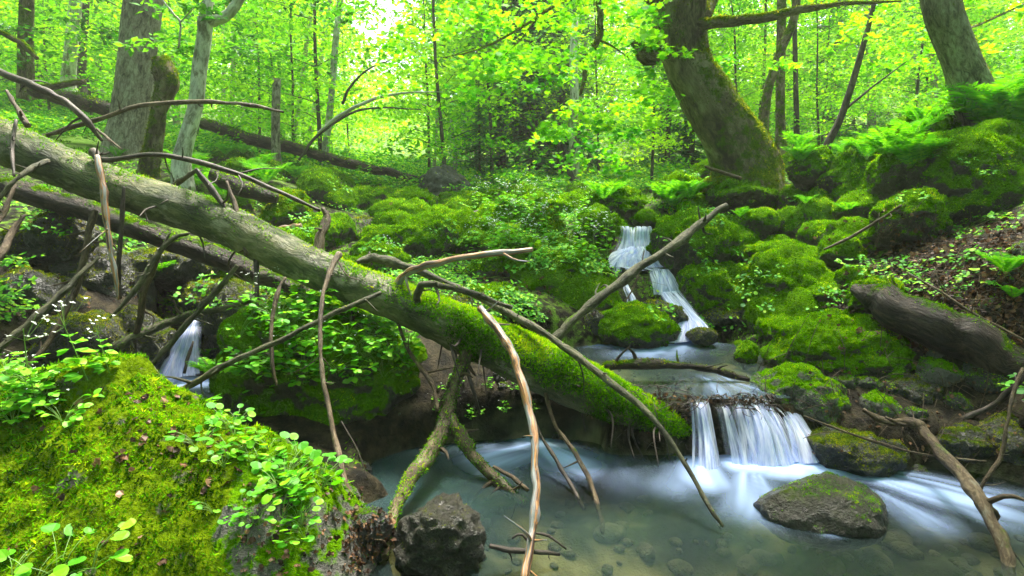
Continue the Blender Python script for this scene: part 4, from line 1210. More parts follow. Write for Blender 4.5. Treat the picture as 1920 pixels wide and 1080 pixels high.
LOGB = [  # attached branches: points, material, moss (amount, thr) or None, label
 ([(182, 292, 2.86, 14), (192, 350, 2.8, 18), (202, 430, 2.74, 16), (214, 510, 2.7, 14), (222, 562, 2.68, 5)], 'orange', None, 'splintered orange snag hanging off the left part of the log'),
 ([(175, 285, 3.0, 22), (195, 300, 2.95, 14), (300, 290, 2.9, 12), (420, 318, 2.9, 12), (520, 358, 2.95, 10), (600, 395, 3.0, 9)], 'dark_stick', None, 'arching reddish dark branch'),
 ([(605, 390, 3.0, 10), (612, 410, 2.98, 18), (600, 445, 2.92, 22), (592, 490, 2.85, 26)], 'stick', (1.0, 0.6), 'stumpy broken snag'),
 ([(90, 302, 2.95, 14), (60, 315, 2.85, 14), (25, 340, 2.75, 13), (-10, 385, 2.7, 10)], 'grey_stick', None, None),
 ([(368, 318, 2.9, 10), (395, 352, 2.9, 16), (430, 400, 2.88, 13), (462, 448, 2.85, 12)], 'dark_stick', None, None),
 ([(368, 318, 2.9, 10), (345, 335, 3.0, 13), (312, 358, 3.1, 13)], 'grey_stick', None, None),
 ([(425, 340, 2.95, 8), (440, 385, 2.9, 12), (452, 430, 2.85, 14), (462, 480, 2.8, 10)], 'stick', None, None),
 ([(355, 437, 2.72, 6), (325, 447, 2.7, 12), (295, 478, 2.66, 14), (262, 530, 2.6, 13), (232, 570, 2.55, 10), (206, 596, 2.52, 5)], 'grey_stick', None, 'forked grey branch beside the orange snag'),
 ([(295, 478, 2.66, 9), (308, 455, 2.68, 7), (320, 434, 2.7, 4)], 'grey_stick', None, None),
 ([(636, 476, 2.72, 16), (620, 505, 2.6, 13), (604, 560, 2.45, 12), (600, 640, 2.3, 12), (608, 720, 2.2, 13), (630, 830, 2.05, 14), (655, 930, 1.9, 14), (675, 995, 1.82, 12)], 'stick', None, 'long thin brown branch curving down to the bank'),
 ([(536, 520, 2.66, 6), (520, 550, 2.6, 11), (508, 620, 2.5, 11), (512, 690, 2.42, 9), (518, 722, 2.4, 6)], 'stick', None, None),
 ([(476, 455, 2.85, 14), (482, 520, 2.8, 13), (480, 565, 2.75, 11)], 'dark_stick', None, None),
 ([(742, 538, 2.78, 18), (765, 510, 2.75, 19), (820, 492, 2.72, 18), (900, 478, 2.72, 16), (998, 468, 2.75, 12)], 'orange', None, 'bent orange brown branch reaching right over the log'),
 ([(780, 580, 2.72, 15), (784, 545, 2.68, 17), (800, 533, 2.66, 15), (860, 542, 2.66, 14), (960, 577, 2.68, 12)], 'grey_stick', (0.8, 0.7), 'elbowed grey branch with a broken square end'),
 ([(670, 492, 2.95, 10), (700, 484, 3.0, 20), (760, 500, 3.0, 20), (850, 535, 2.95, 16), (960, 590, 2.75, 18), (1050, 645, 2.6, 18), (1130, 705, 2.45, 16), (1200, 762, 2.3, 14), (1250, 815, 2.2, 13), (1290, 880, 2.1, 12), (1330, 950, 1.98, 10), (1356, 988, 1.93, 6)], 'grey_stick', (0.5, 0.9), 'very long grey branch running over the log down into the pool'),
 ([(900, 578, 2.6, 17), (925, 608, 2.52, 18), (955, 650, 2.42, 19), (975, 705, 2.3, 20), (992, 770, 2.18, 20), (1003, 850, 2.02, 21), (1004, 930, 1.88, 21), (995, 1010, 1.75, 21), (983, 1090, 1.62, 20)], 'orange', None, 'thick peeling orange grey branch bowing down in front of the pool'),
 ([(880, 655, 2.68, 26), (864, 690, 2.66, 26), (850, 730, 2.6, 26), (838, 775, 2.52, 30), (815, 835, 2.35, 34), (775, 890, 2.15, 30), (748, 940, 2.0, 24), (732, 990, 1.85, 20), (722, 1045, 1.75, 16)], 'stick', (2.6, -0.5), 'thick mossy leg of the forked branch'),
 ([(838, 775, 2.52, 24), (865, 820, 2.46, 28), (895, 865, 2.38, 26), (935, 905, 2.3, 22), (985, 945, 2.2, 20)], 'stick', (2.4, -0.3), 'right mossy leg of the forked branch'),
 ([(745, 600, 2.76, 8), (765, 655, 2.7, 8), (790, 690, 2.6, 11), (812, 725, 2.52, 12), (820, 770, 2.45, 10)], 'stick', None, None),
 ([(985, 735, 2.62, 9), (1005, 800, 2.5, 9), (1035, 850, 2.4, 10), (1065, 900, 2.28, 11), (1095, 955, 2.15, 9)], 'dark_stick', None, None),
 ([(1022, 735, 2.62, 9), (1040, 795, 2.5, 9), (1075, 845, 2.4, 12), (1105, 900, 2.25, 14), (1125, 965, 2.1, 12), (1130, 1000, 2.0, 8)], 'stick', None, None),
 ([(925, 875, 2.35, 8), (960, 895, 2.3, 11), (990, 920, 2.25, 10)], 'stick', None, None),
 ([(300, 470, 2.85, 14), (272, 540, 2.85, 18), (262, 600, 2.86, 19), (250, 640, 2.9, 14)], 'stick', (0.8, 0.3), None),
 ([(178, 395, 2.95, 16), (165, 440, 2.9, 18), (150, 520, 2.85, 17), (120, 590, 2.8, 15), (95, 640, 2.75, 12), (50, 690, 2.7, 8)], 'stick', (0.5, 0.7), None),
 ([(232, 350, 2.84, 8), (228, 420, 2.82, 12), (222, 500, 2.8, 12), (226, 560, 2.8, 8)], 'dark_stick', None, None),
 ([(30, 225, 3.05, 10), (22, 280, 2.9, 12), (26, 330, 2.8, 8)], 'dark_stick', None, None),
 ([(12, 170, 3.1, 8), (30, 200, 3.05, 13), (52, 236, 3.0, 16)], 'stick', None, None),
 ([(715, 548, 2.62, 9), (660, 572, 2.55, 13), (590, 605, 2.48, 13), (520, 640, 2.42, 13), (440, 675, 2.4, 15), (385, 705, 2.4, 16), (330, 738, 2.42, 12)], 'grey_stick', (0.3, 1.0), 'straight grey branch slanting down left across the herb boulder'),
 ([(900, 775, 2.6, 6), (885, 725, 2.62, 9), (872, 680, 2.68, 9)], 'dark_stick', None, None),
]
for k, (pl, mt, ms, lab) in enumerate(LOGB):
    g = Geo()
    V, F = limb(g, pl, sides=12 if pl[len(pl) // 2][3] > 14 else 8, seed=k + 50, rough=0.14 if ms is None else 0.2)
    if ms:
        moss_on_limb(g, V, F, ms[0], ms[1], 0.0095, 1, k)
    part(g, 'branch', [M[mt], M['moss']], log_e, lab)
# short dead stubs and bark shreds under the log
rr = np.random.default_rng(8)
for k in range(26):
    t = rr.random()
    i = int(t * (len(W) - 1)); f_ = t * (len(W) - 1) - i
    c = W[i] * (1 - f_) + W[i + 1] * f_
    rad = R[i] * (1 - f_) + R[i + 1] * f_
    a = rr.uniform(math.pi * 0.9, math.pi * 1.7)
    dd = np.array([rr.normal() * 0.3, math.cos(a) * 0.8, math.sin(a)])
    dd /= np.linalg.norm(dd)
    L = rr.uniform(0.06, 0.28)
    g = Geo()
    p0 = c + dd * rad * 0.7
    add_tube(g, [p0, p0 + dd * L * 0.5 + rr.normal(size=3) * 0.02, p0 + dd * L + np.array([0, 0, -0.05]) + rr.normal(size=3) * 0.03], [0.007, 0.005, 0.002], 0, sides=6, seed=k, rough=0.1)
    part(g, 'twig', [M['dark_stick']], log_e)

rr = np.random.default_rng(18)
for k in range(16):          # the broken, splintered right end
    a = rr.uniform(0, 6.28)
    ax = unit(W[-1] - W[-2])
    c = W[-1] - ax * 0.06 + np.array([0, math.cos(a), math.sin(a)]) * R[-1] * 1.1
    g = Geo()
    L = rr.uniform(0.05, 0.2)
    e = c + ax * L + np.array([rr.normal() * 0.02, rr.normal() * 0.03, -abs(rr.normal()) * 0.03])
    add_tube(g, [c - ax * 0.08, c + ax * L * 0.5, e], [0.02, 0.013, 0.003], 0, sides=5, seg=7, rough=0.3, rfreq=30, seed=k)
    part(g, 'splinter', [M['brown_log']], log_e)

# ------------------------------------------------------------------ other fallen wood
def wood(name, pts_, mt, label, cat, ms=None, sides=14, rough=0.12, rfreq=20, group=None, brown=False, extra=()):
    g = Geo()
    V, F = limb(g, pts_, sides=sides, seed=int(pts_[0][0]) % 97, rough=rough, rfreq=rfreq)
    for e in extra:
        limb(g, e, sides=7, seed=int(e[0][0]) % 89)
    if ms:
        moss_blades(g, V, F, ms[0], ms[1], max(0.009, 0.0033 * pts_[0][2]), 1, int(pts_[0][1]), 30000, 5.0)
    collide(V, F, True)
    W_, R_ = pxpath(pts_)
    k = int(np.argmin(W_[:, 2]))
    return tag(g.build(name, [M[mt], M['moss_brown' if brown else 'moss']], loc=(W_[k, 0], W_[k, 1], W_[k, 2] - R_[k])), label, cat, group)

wood('rotten_log', [(-160, 290, 3.6, 46), (0, 345, 3.45, 42), (160, 395, 3.35, 42), (300, 445, 3.25, 40), (420, 488, 3.2, 44), (560, 545, 3.15, 30)], 'brown_log',
     'thin rotten brown log lying in shade just under the main log', 'log', (0.7, 0.55), 20, 0.22, 9)
wood('rotten_log', [(1600, 540, 3.2, 20), (1640, 562, 3.1, 66), (1700, 590, 2.98, 84), (1780, 628, 2.88, 96), (1860, 672, 2.78, 98), (1960, 730, 2.66, 92), (2080, 800, 2.5, 90)], 'brown_log',
     'thick dark brown log with thin moss strip on the right bank', 'log', (0.8, 0.8), 36, 0.05, 12)
wood('mossy_log', [(1120, 690, 2.95, 14), (1160, 684, 2.95, 22), (1250, 683, 2.96, 22), (1330, 692, 2.95, 18), (1405, 712, 2.92, 12)], 'brown_log',
     'mossy slender log lying across the outlet of the upper pool', 'log', (1.2, 0.1), 12, 0.15, 20, brown=True)
wood('mossy_log', [(380, 232, 8.4, 22), (450, 256, 8.3, 26), (530, 274, 8.2, 26), (640, 302, 8.2, 22), (720, 322, 8.2, 18), (795, 338, 8.3, 14)], 'brown_log',
     'mossy fallen trunk in the mid distance left of the pointed rock', 'log', (1.2, 0.25), 14, 0.1, 5)
wood('mossy_log', [(60, 168, 7.5, 26), (110, 180, 7.5, 32), (170, 195, 7.5, 32), (230, 215, 7.5, 30)], 'brown_log',
     'thick moss coated log lying behind the main log at far left', 'log', (1.6, 0.0), 14, 0.1, 5)
wood('mossy_log', [(40, 160, 6.8, 10), (90, 162, 6.8, 14), (158, 153, 6.8, 13)], 'trunk_moss', 'short stub of mossy branch pointing right before the pale left trunks', 'branch', (1.0, 0.2), 10)
wood('mossy_log', [(395, 325, 4.8, 26), (440, 348, 4.8, 34), (490, 362, 4.8, 32), (520, 372, 4.8, 20)], 'brown_log', 'moss draped log piece behind the dark arching branch', 'log', (1.6, 0.0), 14)
wood('rotten_log', [(850, 402, 6.2, 14), (900, 403, 6.2, 18), (925, 405, 6.2, 14)], 'stick', 'short bare brown log piece in the boulder field', 'log', None, 12)
wood('rotten_log', [(505, 432, 4.6, 12), (540, 427, 4.6, 16), (565, 424, 4.6, 14)], 'orange', 'little broken orange stump end behind the main log', 'log', None, 12)

wood('leaning_stick', [(1028, 655, 2.85, 22), (1060, 615, 2.9, 24), (1120, 562, 3.0, 22), (1180, 518, 3.1, 22), (1250, 468, 3.2, 20), (1310, 422, 3.35, 18), (1362, 386, 3.45, 16)], 'grey_stick',
     'thick straight stick leaning diagonally in front of the upper cascade', 'branch', (0.4, 1.0), 12, 0.06)
wood('dead_branch', [(80, 256, 4.1, 10), (130, 240, 4.0, 13), (200, 218, 3.9, 12), (270, 197, 3.9, 12), (380, 191, 3.9, 11), (460, 196, 3.9, 10), (532, 210, 3.9, 6)], 'stick', 'thin brown branch arching above the left log towards the right', 'branch', None, 9)
wood('dead_branch', [(-30, 122, 3.6, 14), (60, 160, 3.5, 17), (120, 190, 3.5, 17), (160, 225, 3.5, 16), (192, 264, 3.55, 8)], 'dark_stick', 'dark charred looking branch descending from the upper left edge', 'branch', None, 10)
wood('dead_branch', [(0, 60, 5.0, 10), (40, 80, 5.0, 14), (70, 110, 5.0, 9)], 'trunk_moss', 'short mossy branch slanting at the upper left corner', 'branch', None, 9)
wood('dead_branch', [(182, 242, 3.5, 6), (205, 262, 3.4, 7), (228, 280, 3.35, 4)], 'stick', 'short grey twig below the crossing of the two left branches', 'branch', None, 7)
wood('dead_branch', [(-20, 670, 2.3, 17), (40, 618, 2.4, 17), (100, 565, 2.5, 17), (150, 515, 2.6, 15), (185, 482, 2.7, 9)], 'grey_stick', 'grey stick rising right from the left edge behind white flowers', 'branch', None, 10)
wood('dead_branch', [(40, 700, 2.5, 10), (85, 650, 2.6, 14), (120, 590, 2.7, 12), (140, 540, 2.8, 10)], 'stick', 'brown stick standing behind the white flowers, parallel to the grey one', 'branch', None, 9)
wood('dead_branch', [(-30, 520, 2.5, 18), (5, 470, 2.6, 20), (25, 430, 2.7, 16), (48, 402, 2.75, 6)], 'stick', 'splintered pale brown snag at the left edge under the log', 'branch', None, 9, 0.3)
wood('dead_branch', [(-20, 440, 2.6, 12), (6, 400, 2.7, 14), (28, 345, 2.8, 8)], 'stick', 'forked broken snag at the left edge right below the log', 'branch', None, 9, 0.3)
wood('dead_branch', [(268, 702, 2.75, 14), (310, 655, 2.8, 15), (355, 602, 2.85, 15), (400, 552, 2.9, 14), (445, 498, 2.95, 12)], 'grey_stick', 'straight grey stick crossing in front of the small left fall', 'branch', None, 10)
wood('mossy_branch', [(195, 672, 2.8, 16), (235, 640, 2.85, 22), (290, 615, 2.95, 20), (350, 592, 3.05, 17), (420, 578, 3.1, 15), (485, 560, 3.15, 14)], 'grey_stick', 'mossy branch lying level just above the small left fall', 'branch', (1.3, 0.1), 12)
wood('dead_branch', [(345, 700, 3.0, 8), (352, 670, 3.05, 9), (362, 640, 3.1, 5)], 'dark_stick', 'short dark stick poking out of the small left fall', 'branch', None, 7)
wood('crooked_branch', [(1618, 768, 2.55, 8), (1660, 790, 2.5, 13), (1718, 792, 2.4, 18), (1735, 812, 2.35, 24), (1770, 855, 2.2, 26), (1815, 905, 2.05, 30), (1850, 955, 1.9, 30), (1880, 1020, 1.8, 30), (1900, 1095, 1.7, 28)], 'stick',
     'crooked pinkish brown branch running out of the picture at bottom right', 'branch', None, 14, 0.22, 24,
     extra=([(1835, 925, 2.0, 14), (1850, 895, 2.0, 12), (1878, 855, 2.02, 12), (1888, 800, 2.05, 11), (1900, 740, 2.1, 12), (1918, 690, 2.15, 8)], [(1720, 795, 2.4, 12), (1690, 795, 2.42, 9), (1660, 782, 2.45, 6)]))
wood('thin_twig', [(1508, 780, 2.4, 4), (1600, 815, 2.35, 6), (1700, 845, 2.3, 6), (1780, 858, 2.25, 6), (1850, 865, 2.2, 3)], 'stick', 'thin pale twig sloping over the low stone by the lower pool', 'twig', None, 6)
wood('dead_branch', [(1750, 806, 2.6, 12), (1800, 788, 2.6, 17), (1860, 762, 2.55, 16), (1900, 725, 2.5, 16), (1940, 690, 2.45, 14)], 'dark_stick', 'dark curved root under the right log reaching to the edge', 'branch', None, 10)
wood('thin_twig', [(1545, 468, 4.0, 5), (1600, 442, 3.95, 7), (1650, 412, 3.85, 7), (1690, 385, 3.7, 6)], 'stick', 'long thin twig on the slope in front of the blocky boulder', 'twig', None, 6)
wood('thin_twig', [(1700, 510, 3.2, 3), (1760, 545, 3.0, 5), (1830, 590, 2.85, 6), (1925, 640, 2.7, 5)], 'stick', 'thin forked twig lying on leaf litter above the dark log', 'twig', None, 6, extra=([(1775, 555, 3.0, 4), (1762, 530, 3.0, 4), (1752, 500, 3.05, 3)],))
wood('thin_twig', [(1164, 575, 4.0, 3), (1185, 545, 4.05, 4), (1200, 505, 4.1, 4), (1208, 470, 4.2, 3)], 'stick', 'pale upright twig in front of the cascade', 'twig', None, 6)
wood('dead_root', [(1600, 372, 4.9, 8), (1630, 352, 4.9, 12), (1638, 325, 4.9, 10), (1650, 318, 4.9, 5)], 'orange', 'pale crooked root on the slope left of the largest boulder', 'root', None, 8, 0.2)
wood('dead_branch', [(1390, 335, 5.6, 8), (1330, 315, 5.7, 7), (1322, 312, 5.7, 4)], 'stick', 'short stick jutting left at the foot of the big leaning tree', 'branch', None, 7)
wood('sunken_stick', [(918, 1024, 1.72, 12), (960, 1032, 1.72, 14), (1010, 1036, 1.73, 12), (1050, 1040, 1.74, 8)], 'dark_stick', 'short dark stick lodged across the peeling branch at the waterline', 'branch', None, 9, extra=([(1005, 1000, 1.76, 5), (1030, 1005, 1.76, 7), (1062, 1030, 1.74, 5)], [(960, 1010, 1.74, 5), (975, 1000, 1.75, 8), (990, 1015, 1.74, 7)]))
wood('thin_twig', [(640, 790, 2.05, 3), (668, 840, 2.0, 4), (690, 900, 1.95, 3)], 'dark_stick', 'dark thin twig on the right end of the giant boulder', 'twig', None, 6)

# debris wad on the lip: roots, needles
g = Geo()
rr = np.random.default_rng(31)
for k in range(420):
    px, py = rr.uniform(1285, 1460), rr.uniform(738, 768)
    if rr.random() < 0.45: px, py = rr.uniform(1170, 1300), rr.uniform(720, 830)
    a = P(px, py, 2.66 + rr.uniform(-0.06, 0.1))
    b_ = a + np.array([rr.normal() * 0.05, rr.normal() * 0.04, rr.normal() * 0.03 - 0.03])
    add_tube(g, [a, (a + b_) / 2 + rr.normal(size=3) * 0.01, b_], [0.0028, 0.002, 0.001], 0, sides=4, seg=4)
leaves(g, np.array([P(rr.uniform(1290, 1450), rr.uniform(744, 765), 2.68 + rr.uniform(-0.03, 0.08)) if q < 260 else P(rr.uniform(1190, 1300), rr.uniform(740, 830), 2.64 + rr.uniform(-0.03, 0.08)) for q in range(500)]), rr.normal(size=(500, 3)) + [0, 0, 1], 0.022, 'crumpled', 1, None, rng=rr)
tag(g.build('wood_debris', [M['dark_stick'], M['dead_leaf']]), 'wad of soaked twigs and dead leaves caught on the lip of the lower fall', 'debris', kind='stuff')

# ================================================================== trees
def spray(cx, n, L, wd, az, droop, rng, zj=0.05):
    """points of a flat, fanning spray of leaves around a bough"""
    t = rng.random(n) ** 0.75
    lat = rng.normal(size=n) * wd * (1.0 - 0.55 * t)
    d = np.array([math.cos(az), math.sin(az)])
    x = cx[0] + d[0] * t * L - d[1] * lat
    y = cx[1] + d[1] * t * L + d[0] * lat
    z = cx[2] - droop * t * t * L + 0.22 * t * L + rng.normal(size=n) * zj - 0.25 * np.abs(lat) * 0.5
    return np.stack([x, y, z], -1)

def crown_mesh(name, H, z0, R, nb, nl, ls, lm, seed, shape='diamond', top=0.5):
    rng = np.random.default_rng(seed)
    g, b = Geo(), []
    for k in range(nb):
        t = (k + rng.random()) / nb
        h = z0 + (H - z0) * t
        L = R * (1 - top * t) * rng.uniform(0.6, 1.1)
        az = k * 2.399 + rng.normal() * 0.3
        n = int(nl / nb * L / R * 1.4)
        c = np.array([0, 0, h])
        ps = spray(c, n, L, 0.22 * L + 0.12, az, rng.uniform(0.15, 0.45), rng, 0.05 + 0.02 * L)
        nrm = np.array([0, 0, 1.0]) + 0.5 * rng.normal(size=ps.shape)
        v = np.clip(0.5 + 0.22 * rng.normal(size=n) + 0.25 * rng.normal(), 0, 1)
        leaves(g, ps, nrm, ls * (0.6 + 0.8 * rng.random(n)), shape, 0, v, rng=rng)
        b.append((c, az, L))
    return g, b

def tree_meshes(kind, seed, H, z0, R, nb, nl, ls, leaf, bark, r0, shape='diamond', lean=0.0):
    g, bl = crown_mesh('crown', H, z0, R, nb, nl, ls, leaf, seed, shape)
    rng = np.random.default_rng(seed + 5)
    t = Geo()
    q = [np.array([0, 0, -0.3])]
    off = np.zeros(2)
    for k in range(1, 7):
        off = off + rng.normal(size=2) * 0.03 * H / 6
        q.append(np.array([off[0], off[1], H * k / 6 * 1.02]))
    rad = [r0 * 1.25] + [r0 * (1 - 0.8 * k / 6) for k in range(1, 7)]
    add_tube(t, q, rad, 0, sides=9, seg=24, rough=0.08, rfreq=8)
    for c, az, L in bl:
        e = c + np.array([math.cos(az), math.sin(az), 0.0]) * L * 0.9 + np.array([0, 0, 0.05 * L])
        m_ = (c + e) / 2 + np.array([0, 0, 0.10 * L])
        add_tube(t, [c, m_, e], [r0 * 0.22, r0 * 0.13, 0.003], 0, sides=4, seg=6, ends=False)
    return t.mesh('trunk', [M[bark]]), g.mesh('crown', [M[leaf]])

def conifer_meshes(seed, H, R, z0=0.5, r0=0.12, step=0.28):
    rng = np.random.default_rng(seed)
    t, g = Geo(), Geo()
    add_tube(t, [(0, 0, -0.3), (0.02, 0, H * 0.5), (0, 0.02, H)], [r0, r0 * 0.6, 0.01], 0, sides=8, seg=16)
    h = z0
    while h < H:
        f = 1 - (h - z0) / (H - z0 + 0.01)
        for k in range(6):
            az = rng.uniform(0, 6.28)
            L = R * (0.25 + 0.75 * f) * rng.uniform(0.6, 1.05)
            d = np.array([math.cos(az), math.sin(az), 0])
            c = np.array([0, 0, h + rng.uniform(-0.1, 0.1)])
            e = c + d * L + np.array([0, 0, -0.22 * L])
            add_tube(t, [c, c + d * L * 0.5 + [0, 0, -0.02], e], [r0 * 0.12, r0 * 0.07, 0.003], 0, sides=4, seg=4, ends=False)
            n = int(80 * L / R + 14)
            tt = rng.random(n)
            ps = c + d * (tt * L)[:, None] + np.stack([0 * tt, 0 * tt, -0.22 * L * tt * tt], -1)
            sd_ = np.sign(rng.normal(size=n))
            side = np.array([-d[1], d[0], 0])
            hd = side * sd_[:, None] + d * 0.7 + np.array([0, 0, -0.35]) + 0.15 * rng.normal(size=(n, 3))
            leaves(g, ps, np.array([0, 0, 1.0]) + 0.3 * rng.normal(size=(n, 3)), (0.10 + 0.26 * (1 - tt) * L / R) * rng.uniform(0.6, 1.2, n), 'strip', 0, None, head=hd, rng=rng, aspect=1.6)
        h += step * rng.uniform(0.7, 1.2)
    return t.mesh('trunk', [M['trunk_dark']]), g.mesh('crown', [M['needle']])

def put_tree(meshes, x, y, s, rz, label, name='forest_tree', cat='tree', group=None, z=None, tilt=(0, 0)):
    e = empty(name, (x, y, (gz(x, y) if z is None else z)), label, cat, group, rz)
    e.scale = (s, s, s)
    e.rotation_euler = (tilt[0], tilt[1], rz)
    for nm, me in zip(('trunk', 'crown'), meshes):
        o = bpy.data.objects.new(nm, me)
        COL.objects.link(o)
        o.parent = e
    return e

# --- protos
NEARP = [tree_meshes('young', 100 + k, 5.2 + 0.4 * k, 0.7, 1.9, 34, 5200, 0.085, 'beech', 'trunk_dark', 0.035) for k in range(4)]
MIDP = [tree_meshes('mid', 200 + k, 10.5, 1.2, 3.0, 46, 8500, 0.13, ['beech', 'far', 'beech', 'far'][k], 'trunk_pale' if k % 2 else 'trunk_grey', 0.085) for k in range(4)]
FARP = [tree_meshes('far', 300 + k, 20, 2.0, 4.8, 50, 8000, 0.25, ['beech', 'far', 'far'][k], 'trunk_grey', 0.16) for k in range(3)]
CONP = [conifer_meshes(400 + k, 9.0 + 3 * k, 1.9 + 0.4 * k) for k in range(2)]

rng = np.random.default_rng(77)
def scatter_trees(protos, n, d0, d1, pxr, smin, smax, label, group, name, sep, gaps=()):
    out, tries = [], 0
    while len(out) < n and tries < 6000:
        tries += 1
        d = d0 + (d1 - d0) * rng.random()
        px = rng.uniform(*pxr)
        if any(a < px < b and d > dm for a, b, dm in gaps):
            continue
        x = (px - 960) / F_PX * d
        if any((x - a) ** 2 + (d - b) ** 2 < sep ** 2 for a, b in out):
            continue
        out.append((x, d))
        put_tree(protos[int(rng.integers(len(protos)))], x, d, rng.uniform(smin, smax), rng.uniform(0, 6.28), label, name, 'tree', group, tilt=(rng.normal() * 0.03, rng.normal() * 0.04))

scatter_trees(NEARP, 22, 8.5, 14, (520, 1850), 0.6, 0.95, 'young leafy tree among the sunlit undergrowth behind the stream', 'young leafy trees behind the stream', 'young_tree', 1.3, ((925, 1110, 0), (690, 800, 0)))
scatter_trees(NEARP, 13, 8, 14, (-250, 620), 0.7, 1.0, 'young leafy tree on the left slope behind the big trunks', 'young leafy trees on the left slope', 'young_tree', 1.4)
scatter_trees(MIDP, 42, 14, 26, (-400, 2300), 0.75, 1.1, 'slender forest tree in the bright middle distance', 'slender trees in the middle distance', 'forest_tree', 2.2, ((660, 850, 0), (1440, 1540, 0)))
scatter_trees(FARP, 44, 27, 55, (-500, 2500), 0.7, 1.05, 'hazy far forest tree rising on the slope behind', 'far trees on the slope', 'forest_tree', 4.0, gaps=((640, 830, 27), (1380, 1560, 27)))

CON = [(1000, 11.5, 0.95, 0, 'dark conifer with bare lower trunk left of the blotchy birch'), (940, 13.5, 1.0, 1, 'dark conifer just behind and left of the first one'),
       (1235, 15.5, 0.9, 1, 'conifer seen between the drooping branch and the big leaning tree'), (1050, 14.5, 1.05, 1, 'conifer behind the blotchy birch'),
       (1540, 17, 1.1, 1, 'blue green conifer behind the thin leaning tree on the right'), (1460, 22, 1.2, 1, 'pale conifer in the sky gap right of the big leaning tree'), (1290, 10.5, 0.5, 0, 'small conifer left of the big leaning tree foot'),
       (900, 9.5, 0.22, 0, 'knee high blue green conifer seedling in front of the dark conifers'), (170, 16, 1.0, 1, 'dark conifer between the left trunks')]
for px, d, s, k, lab in CON:
    put_tree(CONP[k], (px - 960) / F_PX * d, d, s, rng.uniform(0, 6), lab, 'conifer', 'conifer')

# --- individually seen trunks
def own_tree(pts_, bark, label, name='forest_tree', moss=None, extra=(), sides=16, crown=None, rough=0.08, rfreq=7, brown=True, bl=None, leaf='beech', ls=0.085, shape='diamond'):
    """trunk traced in the photograph (bottom first); crown = list of (px,py,d,radius m,count)"""
    W_, R_ = pxpath(pts_)
    base = W_[0].copy()
    base[2] = min(base[2], gz(base[0], base[1]))
    e = empty(name, base, label, 'tree')
    g = Geo()
    # root flare
    W2 = np.vstack([W_[0] + (W_[0] - W_[1]) * 0.0 + [0, 0, -0.25], W_])
    R2 = np.append(R_[0] * 1.25, R_)
    V, F = add_tube(g, W2, R2, 0, sides=sides, seg=max(20, 6 * len(pts_)), rough=rough, rfreq=rfreq, seed=int(pts_[0][0]) % 91)
    for x in extra:
        V2, F2 = limb(g, x, sides=9, seed=int(x[0][0]) % 83)
        if moss:
            moss_blades(g, V2, F2, moss[0], moss[1] - 0.2, 0.003 * x[0][2] + 0.003, 1, 3, 12000)
    if moss:
        moss_blades(g, V, F, moss[0], moss[1], 0.0034 * pts_[0][2], 1, int(pts_[0][0]), 50000, 3.0)
    part(g, 'trunk', [M[bark], M['moss_brown' if brown else 'moss']], e)
    if crown:
        rr_ = np.random.default_rng(int(pts_[0][0]))
        g = Geo()
        for (px, py, d, rad, n) in crown:
            c = P(px, py, d)
            tw = []
            for q in range(max(3, n // (60 if ls > 0.07 else 36))):
                cc = c + rr_.normal(size=3) * rad * np.array([0.6, 0.6, 0.35])
                az = rr_.uniform(0, 6.28)
                ps = spray(cc, 60, rad * 0.9, rad * 0.22, az, 0.35, rr_, 0.03)
                v = np.clip(0.5 + 0.2 * rr_.normal(size=60) + 0.2 * rr_.normal(), 0, 1)
                leaves(g, ps, np.array([0, -0.15, 1.0]) + 0.45 * rr_.normal(size=ps.shape), ls * rr_.uniform(0.6, 1.25, 60), shape, 0, v, rng=rr_)
        part(g, 'crown', [M[leaf]], e)
    return e

own_tree([(1395, 318, 6.2, 135), (1375, 262, 6.15, 116), (1330, 190, 6.1, 104), (1292, 120, 6.05, 96), (1276, 50, 6.0, 96), (1275, -30, 5.9, 104), (1285, -200, 5.8, 90), (1300, -420, 5.8, 70)], 'trunk_moss',
         'big gnarled mossy maple leaning left above the cascade', 'maple_tree', (1.4, -0.25), sides=40, rough=0.22, rfreq=3.2,
         extra=([(1290, 44, 5.9, 26), (1340, 42, 5.8, 26), (1420, 34, 5.7, 22), (1500, 20, 5.6, 18), (1570, 8, 5.6, 10), (1690, 2, 5.6, 4)],
                [(1262, 98, 5.9, 26), (1235, 98, 5.8, 36), (1214, 105, 5.7, 44), (1200, 92, 5.7, 28), (1184, 78, 5.7, 12)],
                [(1240, 20, 5.9, 20), (1180, -30, 5.6, 16), (1130, -20, 5.5, 14), (1126, 40, 5.5, 13), (1122, 75, 5.5, 13), (1100, 108, 5.5, 11), (1095, 150, 5.5, 9), (1087, 180, 5.5, 5)],
                [(1120, 74, 5.5, 6), (1150, 88, 5.45, 4), (1180, 110, 5.4, 2)],
                [(1320, 30, 5.9, 30), (1345, -20, 6.1, 26), (1380, -90, 6.3, 20)],
                [(1260, -60, 5.9, 18), (1160, -30, 5.3, 12), (1060, 0, 5.0, 9), (980, 50, 4.9, 6), (900, 92, 4.9, 4), (830, 108, 4.9, 2)],
                [(1010, 28, 4.95, 4), (980, 70, 4.95, 3), (940, 110, 5.0, 2)]),
         crown=[(1150, 200, 5.6, 0.5, 260), (1040, 250, 5.7, 0.45, 240), (980, 60, 5.2, 0.6, 420), (1060, 30, 5.2, 0.6, 420), (900, 20, 5.4, 0.4, 200), (1140, 60, 5.4, 0.5, 240), (1200, 30, 5.5, 0.4, 160), (860, 120, 5.4, 0.5, 240), (960, 160, 5.5, 0.5, 260),
                (1200, 200, 5.8, 0.35, 120), (1370, 130, 6.4, 0.3, 90), (1120, 270, 5.8, 0.4, 160)], leaf='maple', shape='maple', ls=0.062)
MAPLE = bpy.context.scene.objects['maple_tree']
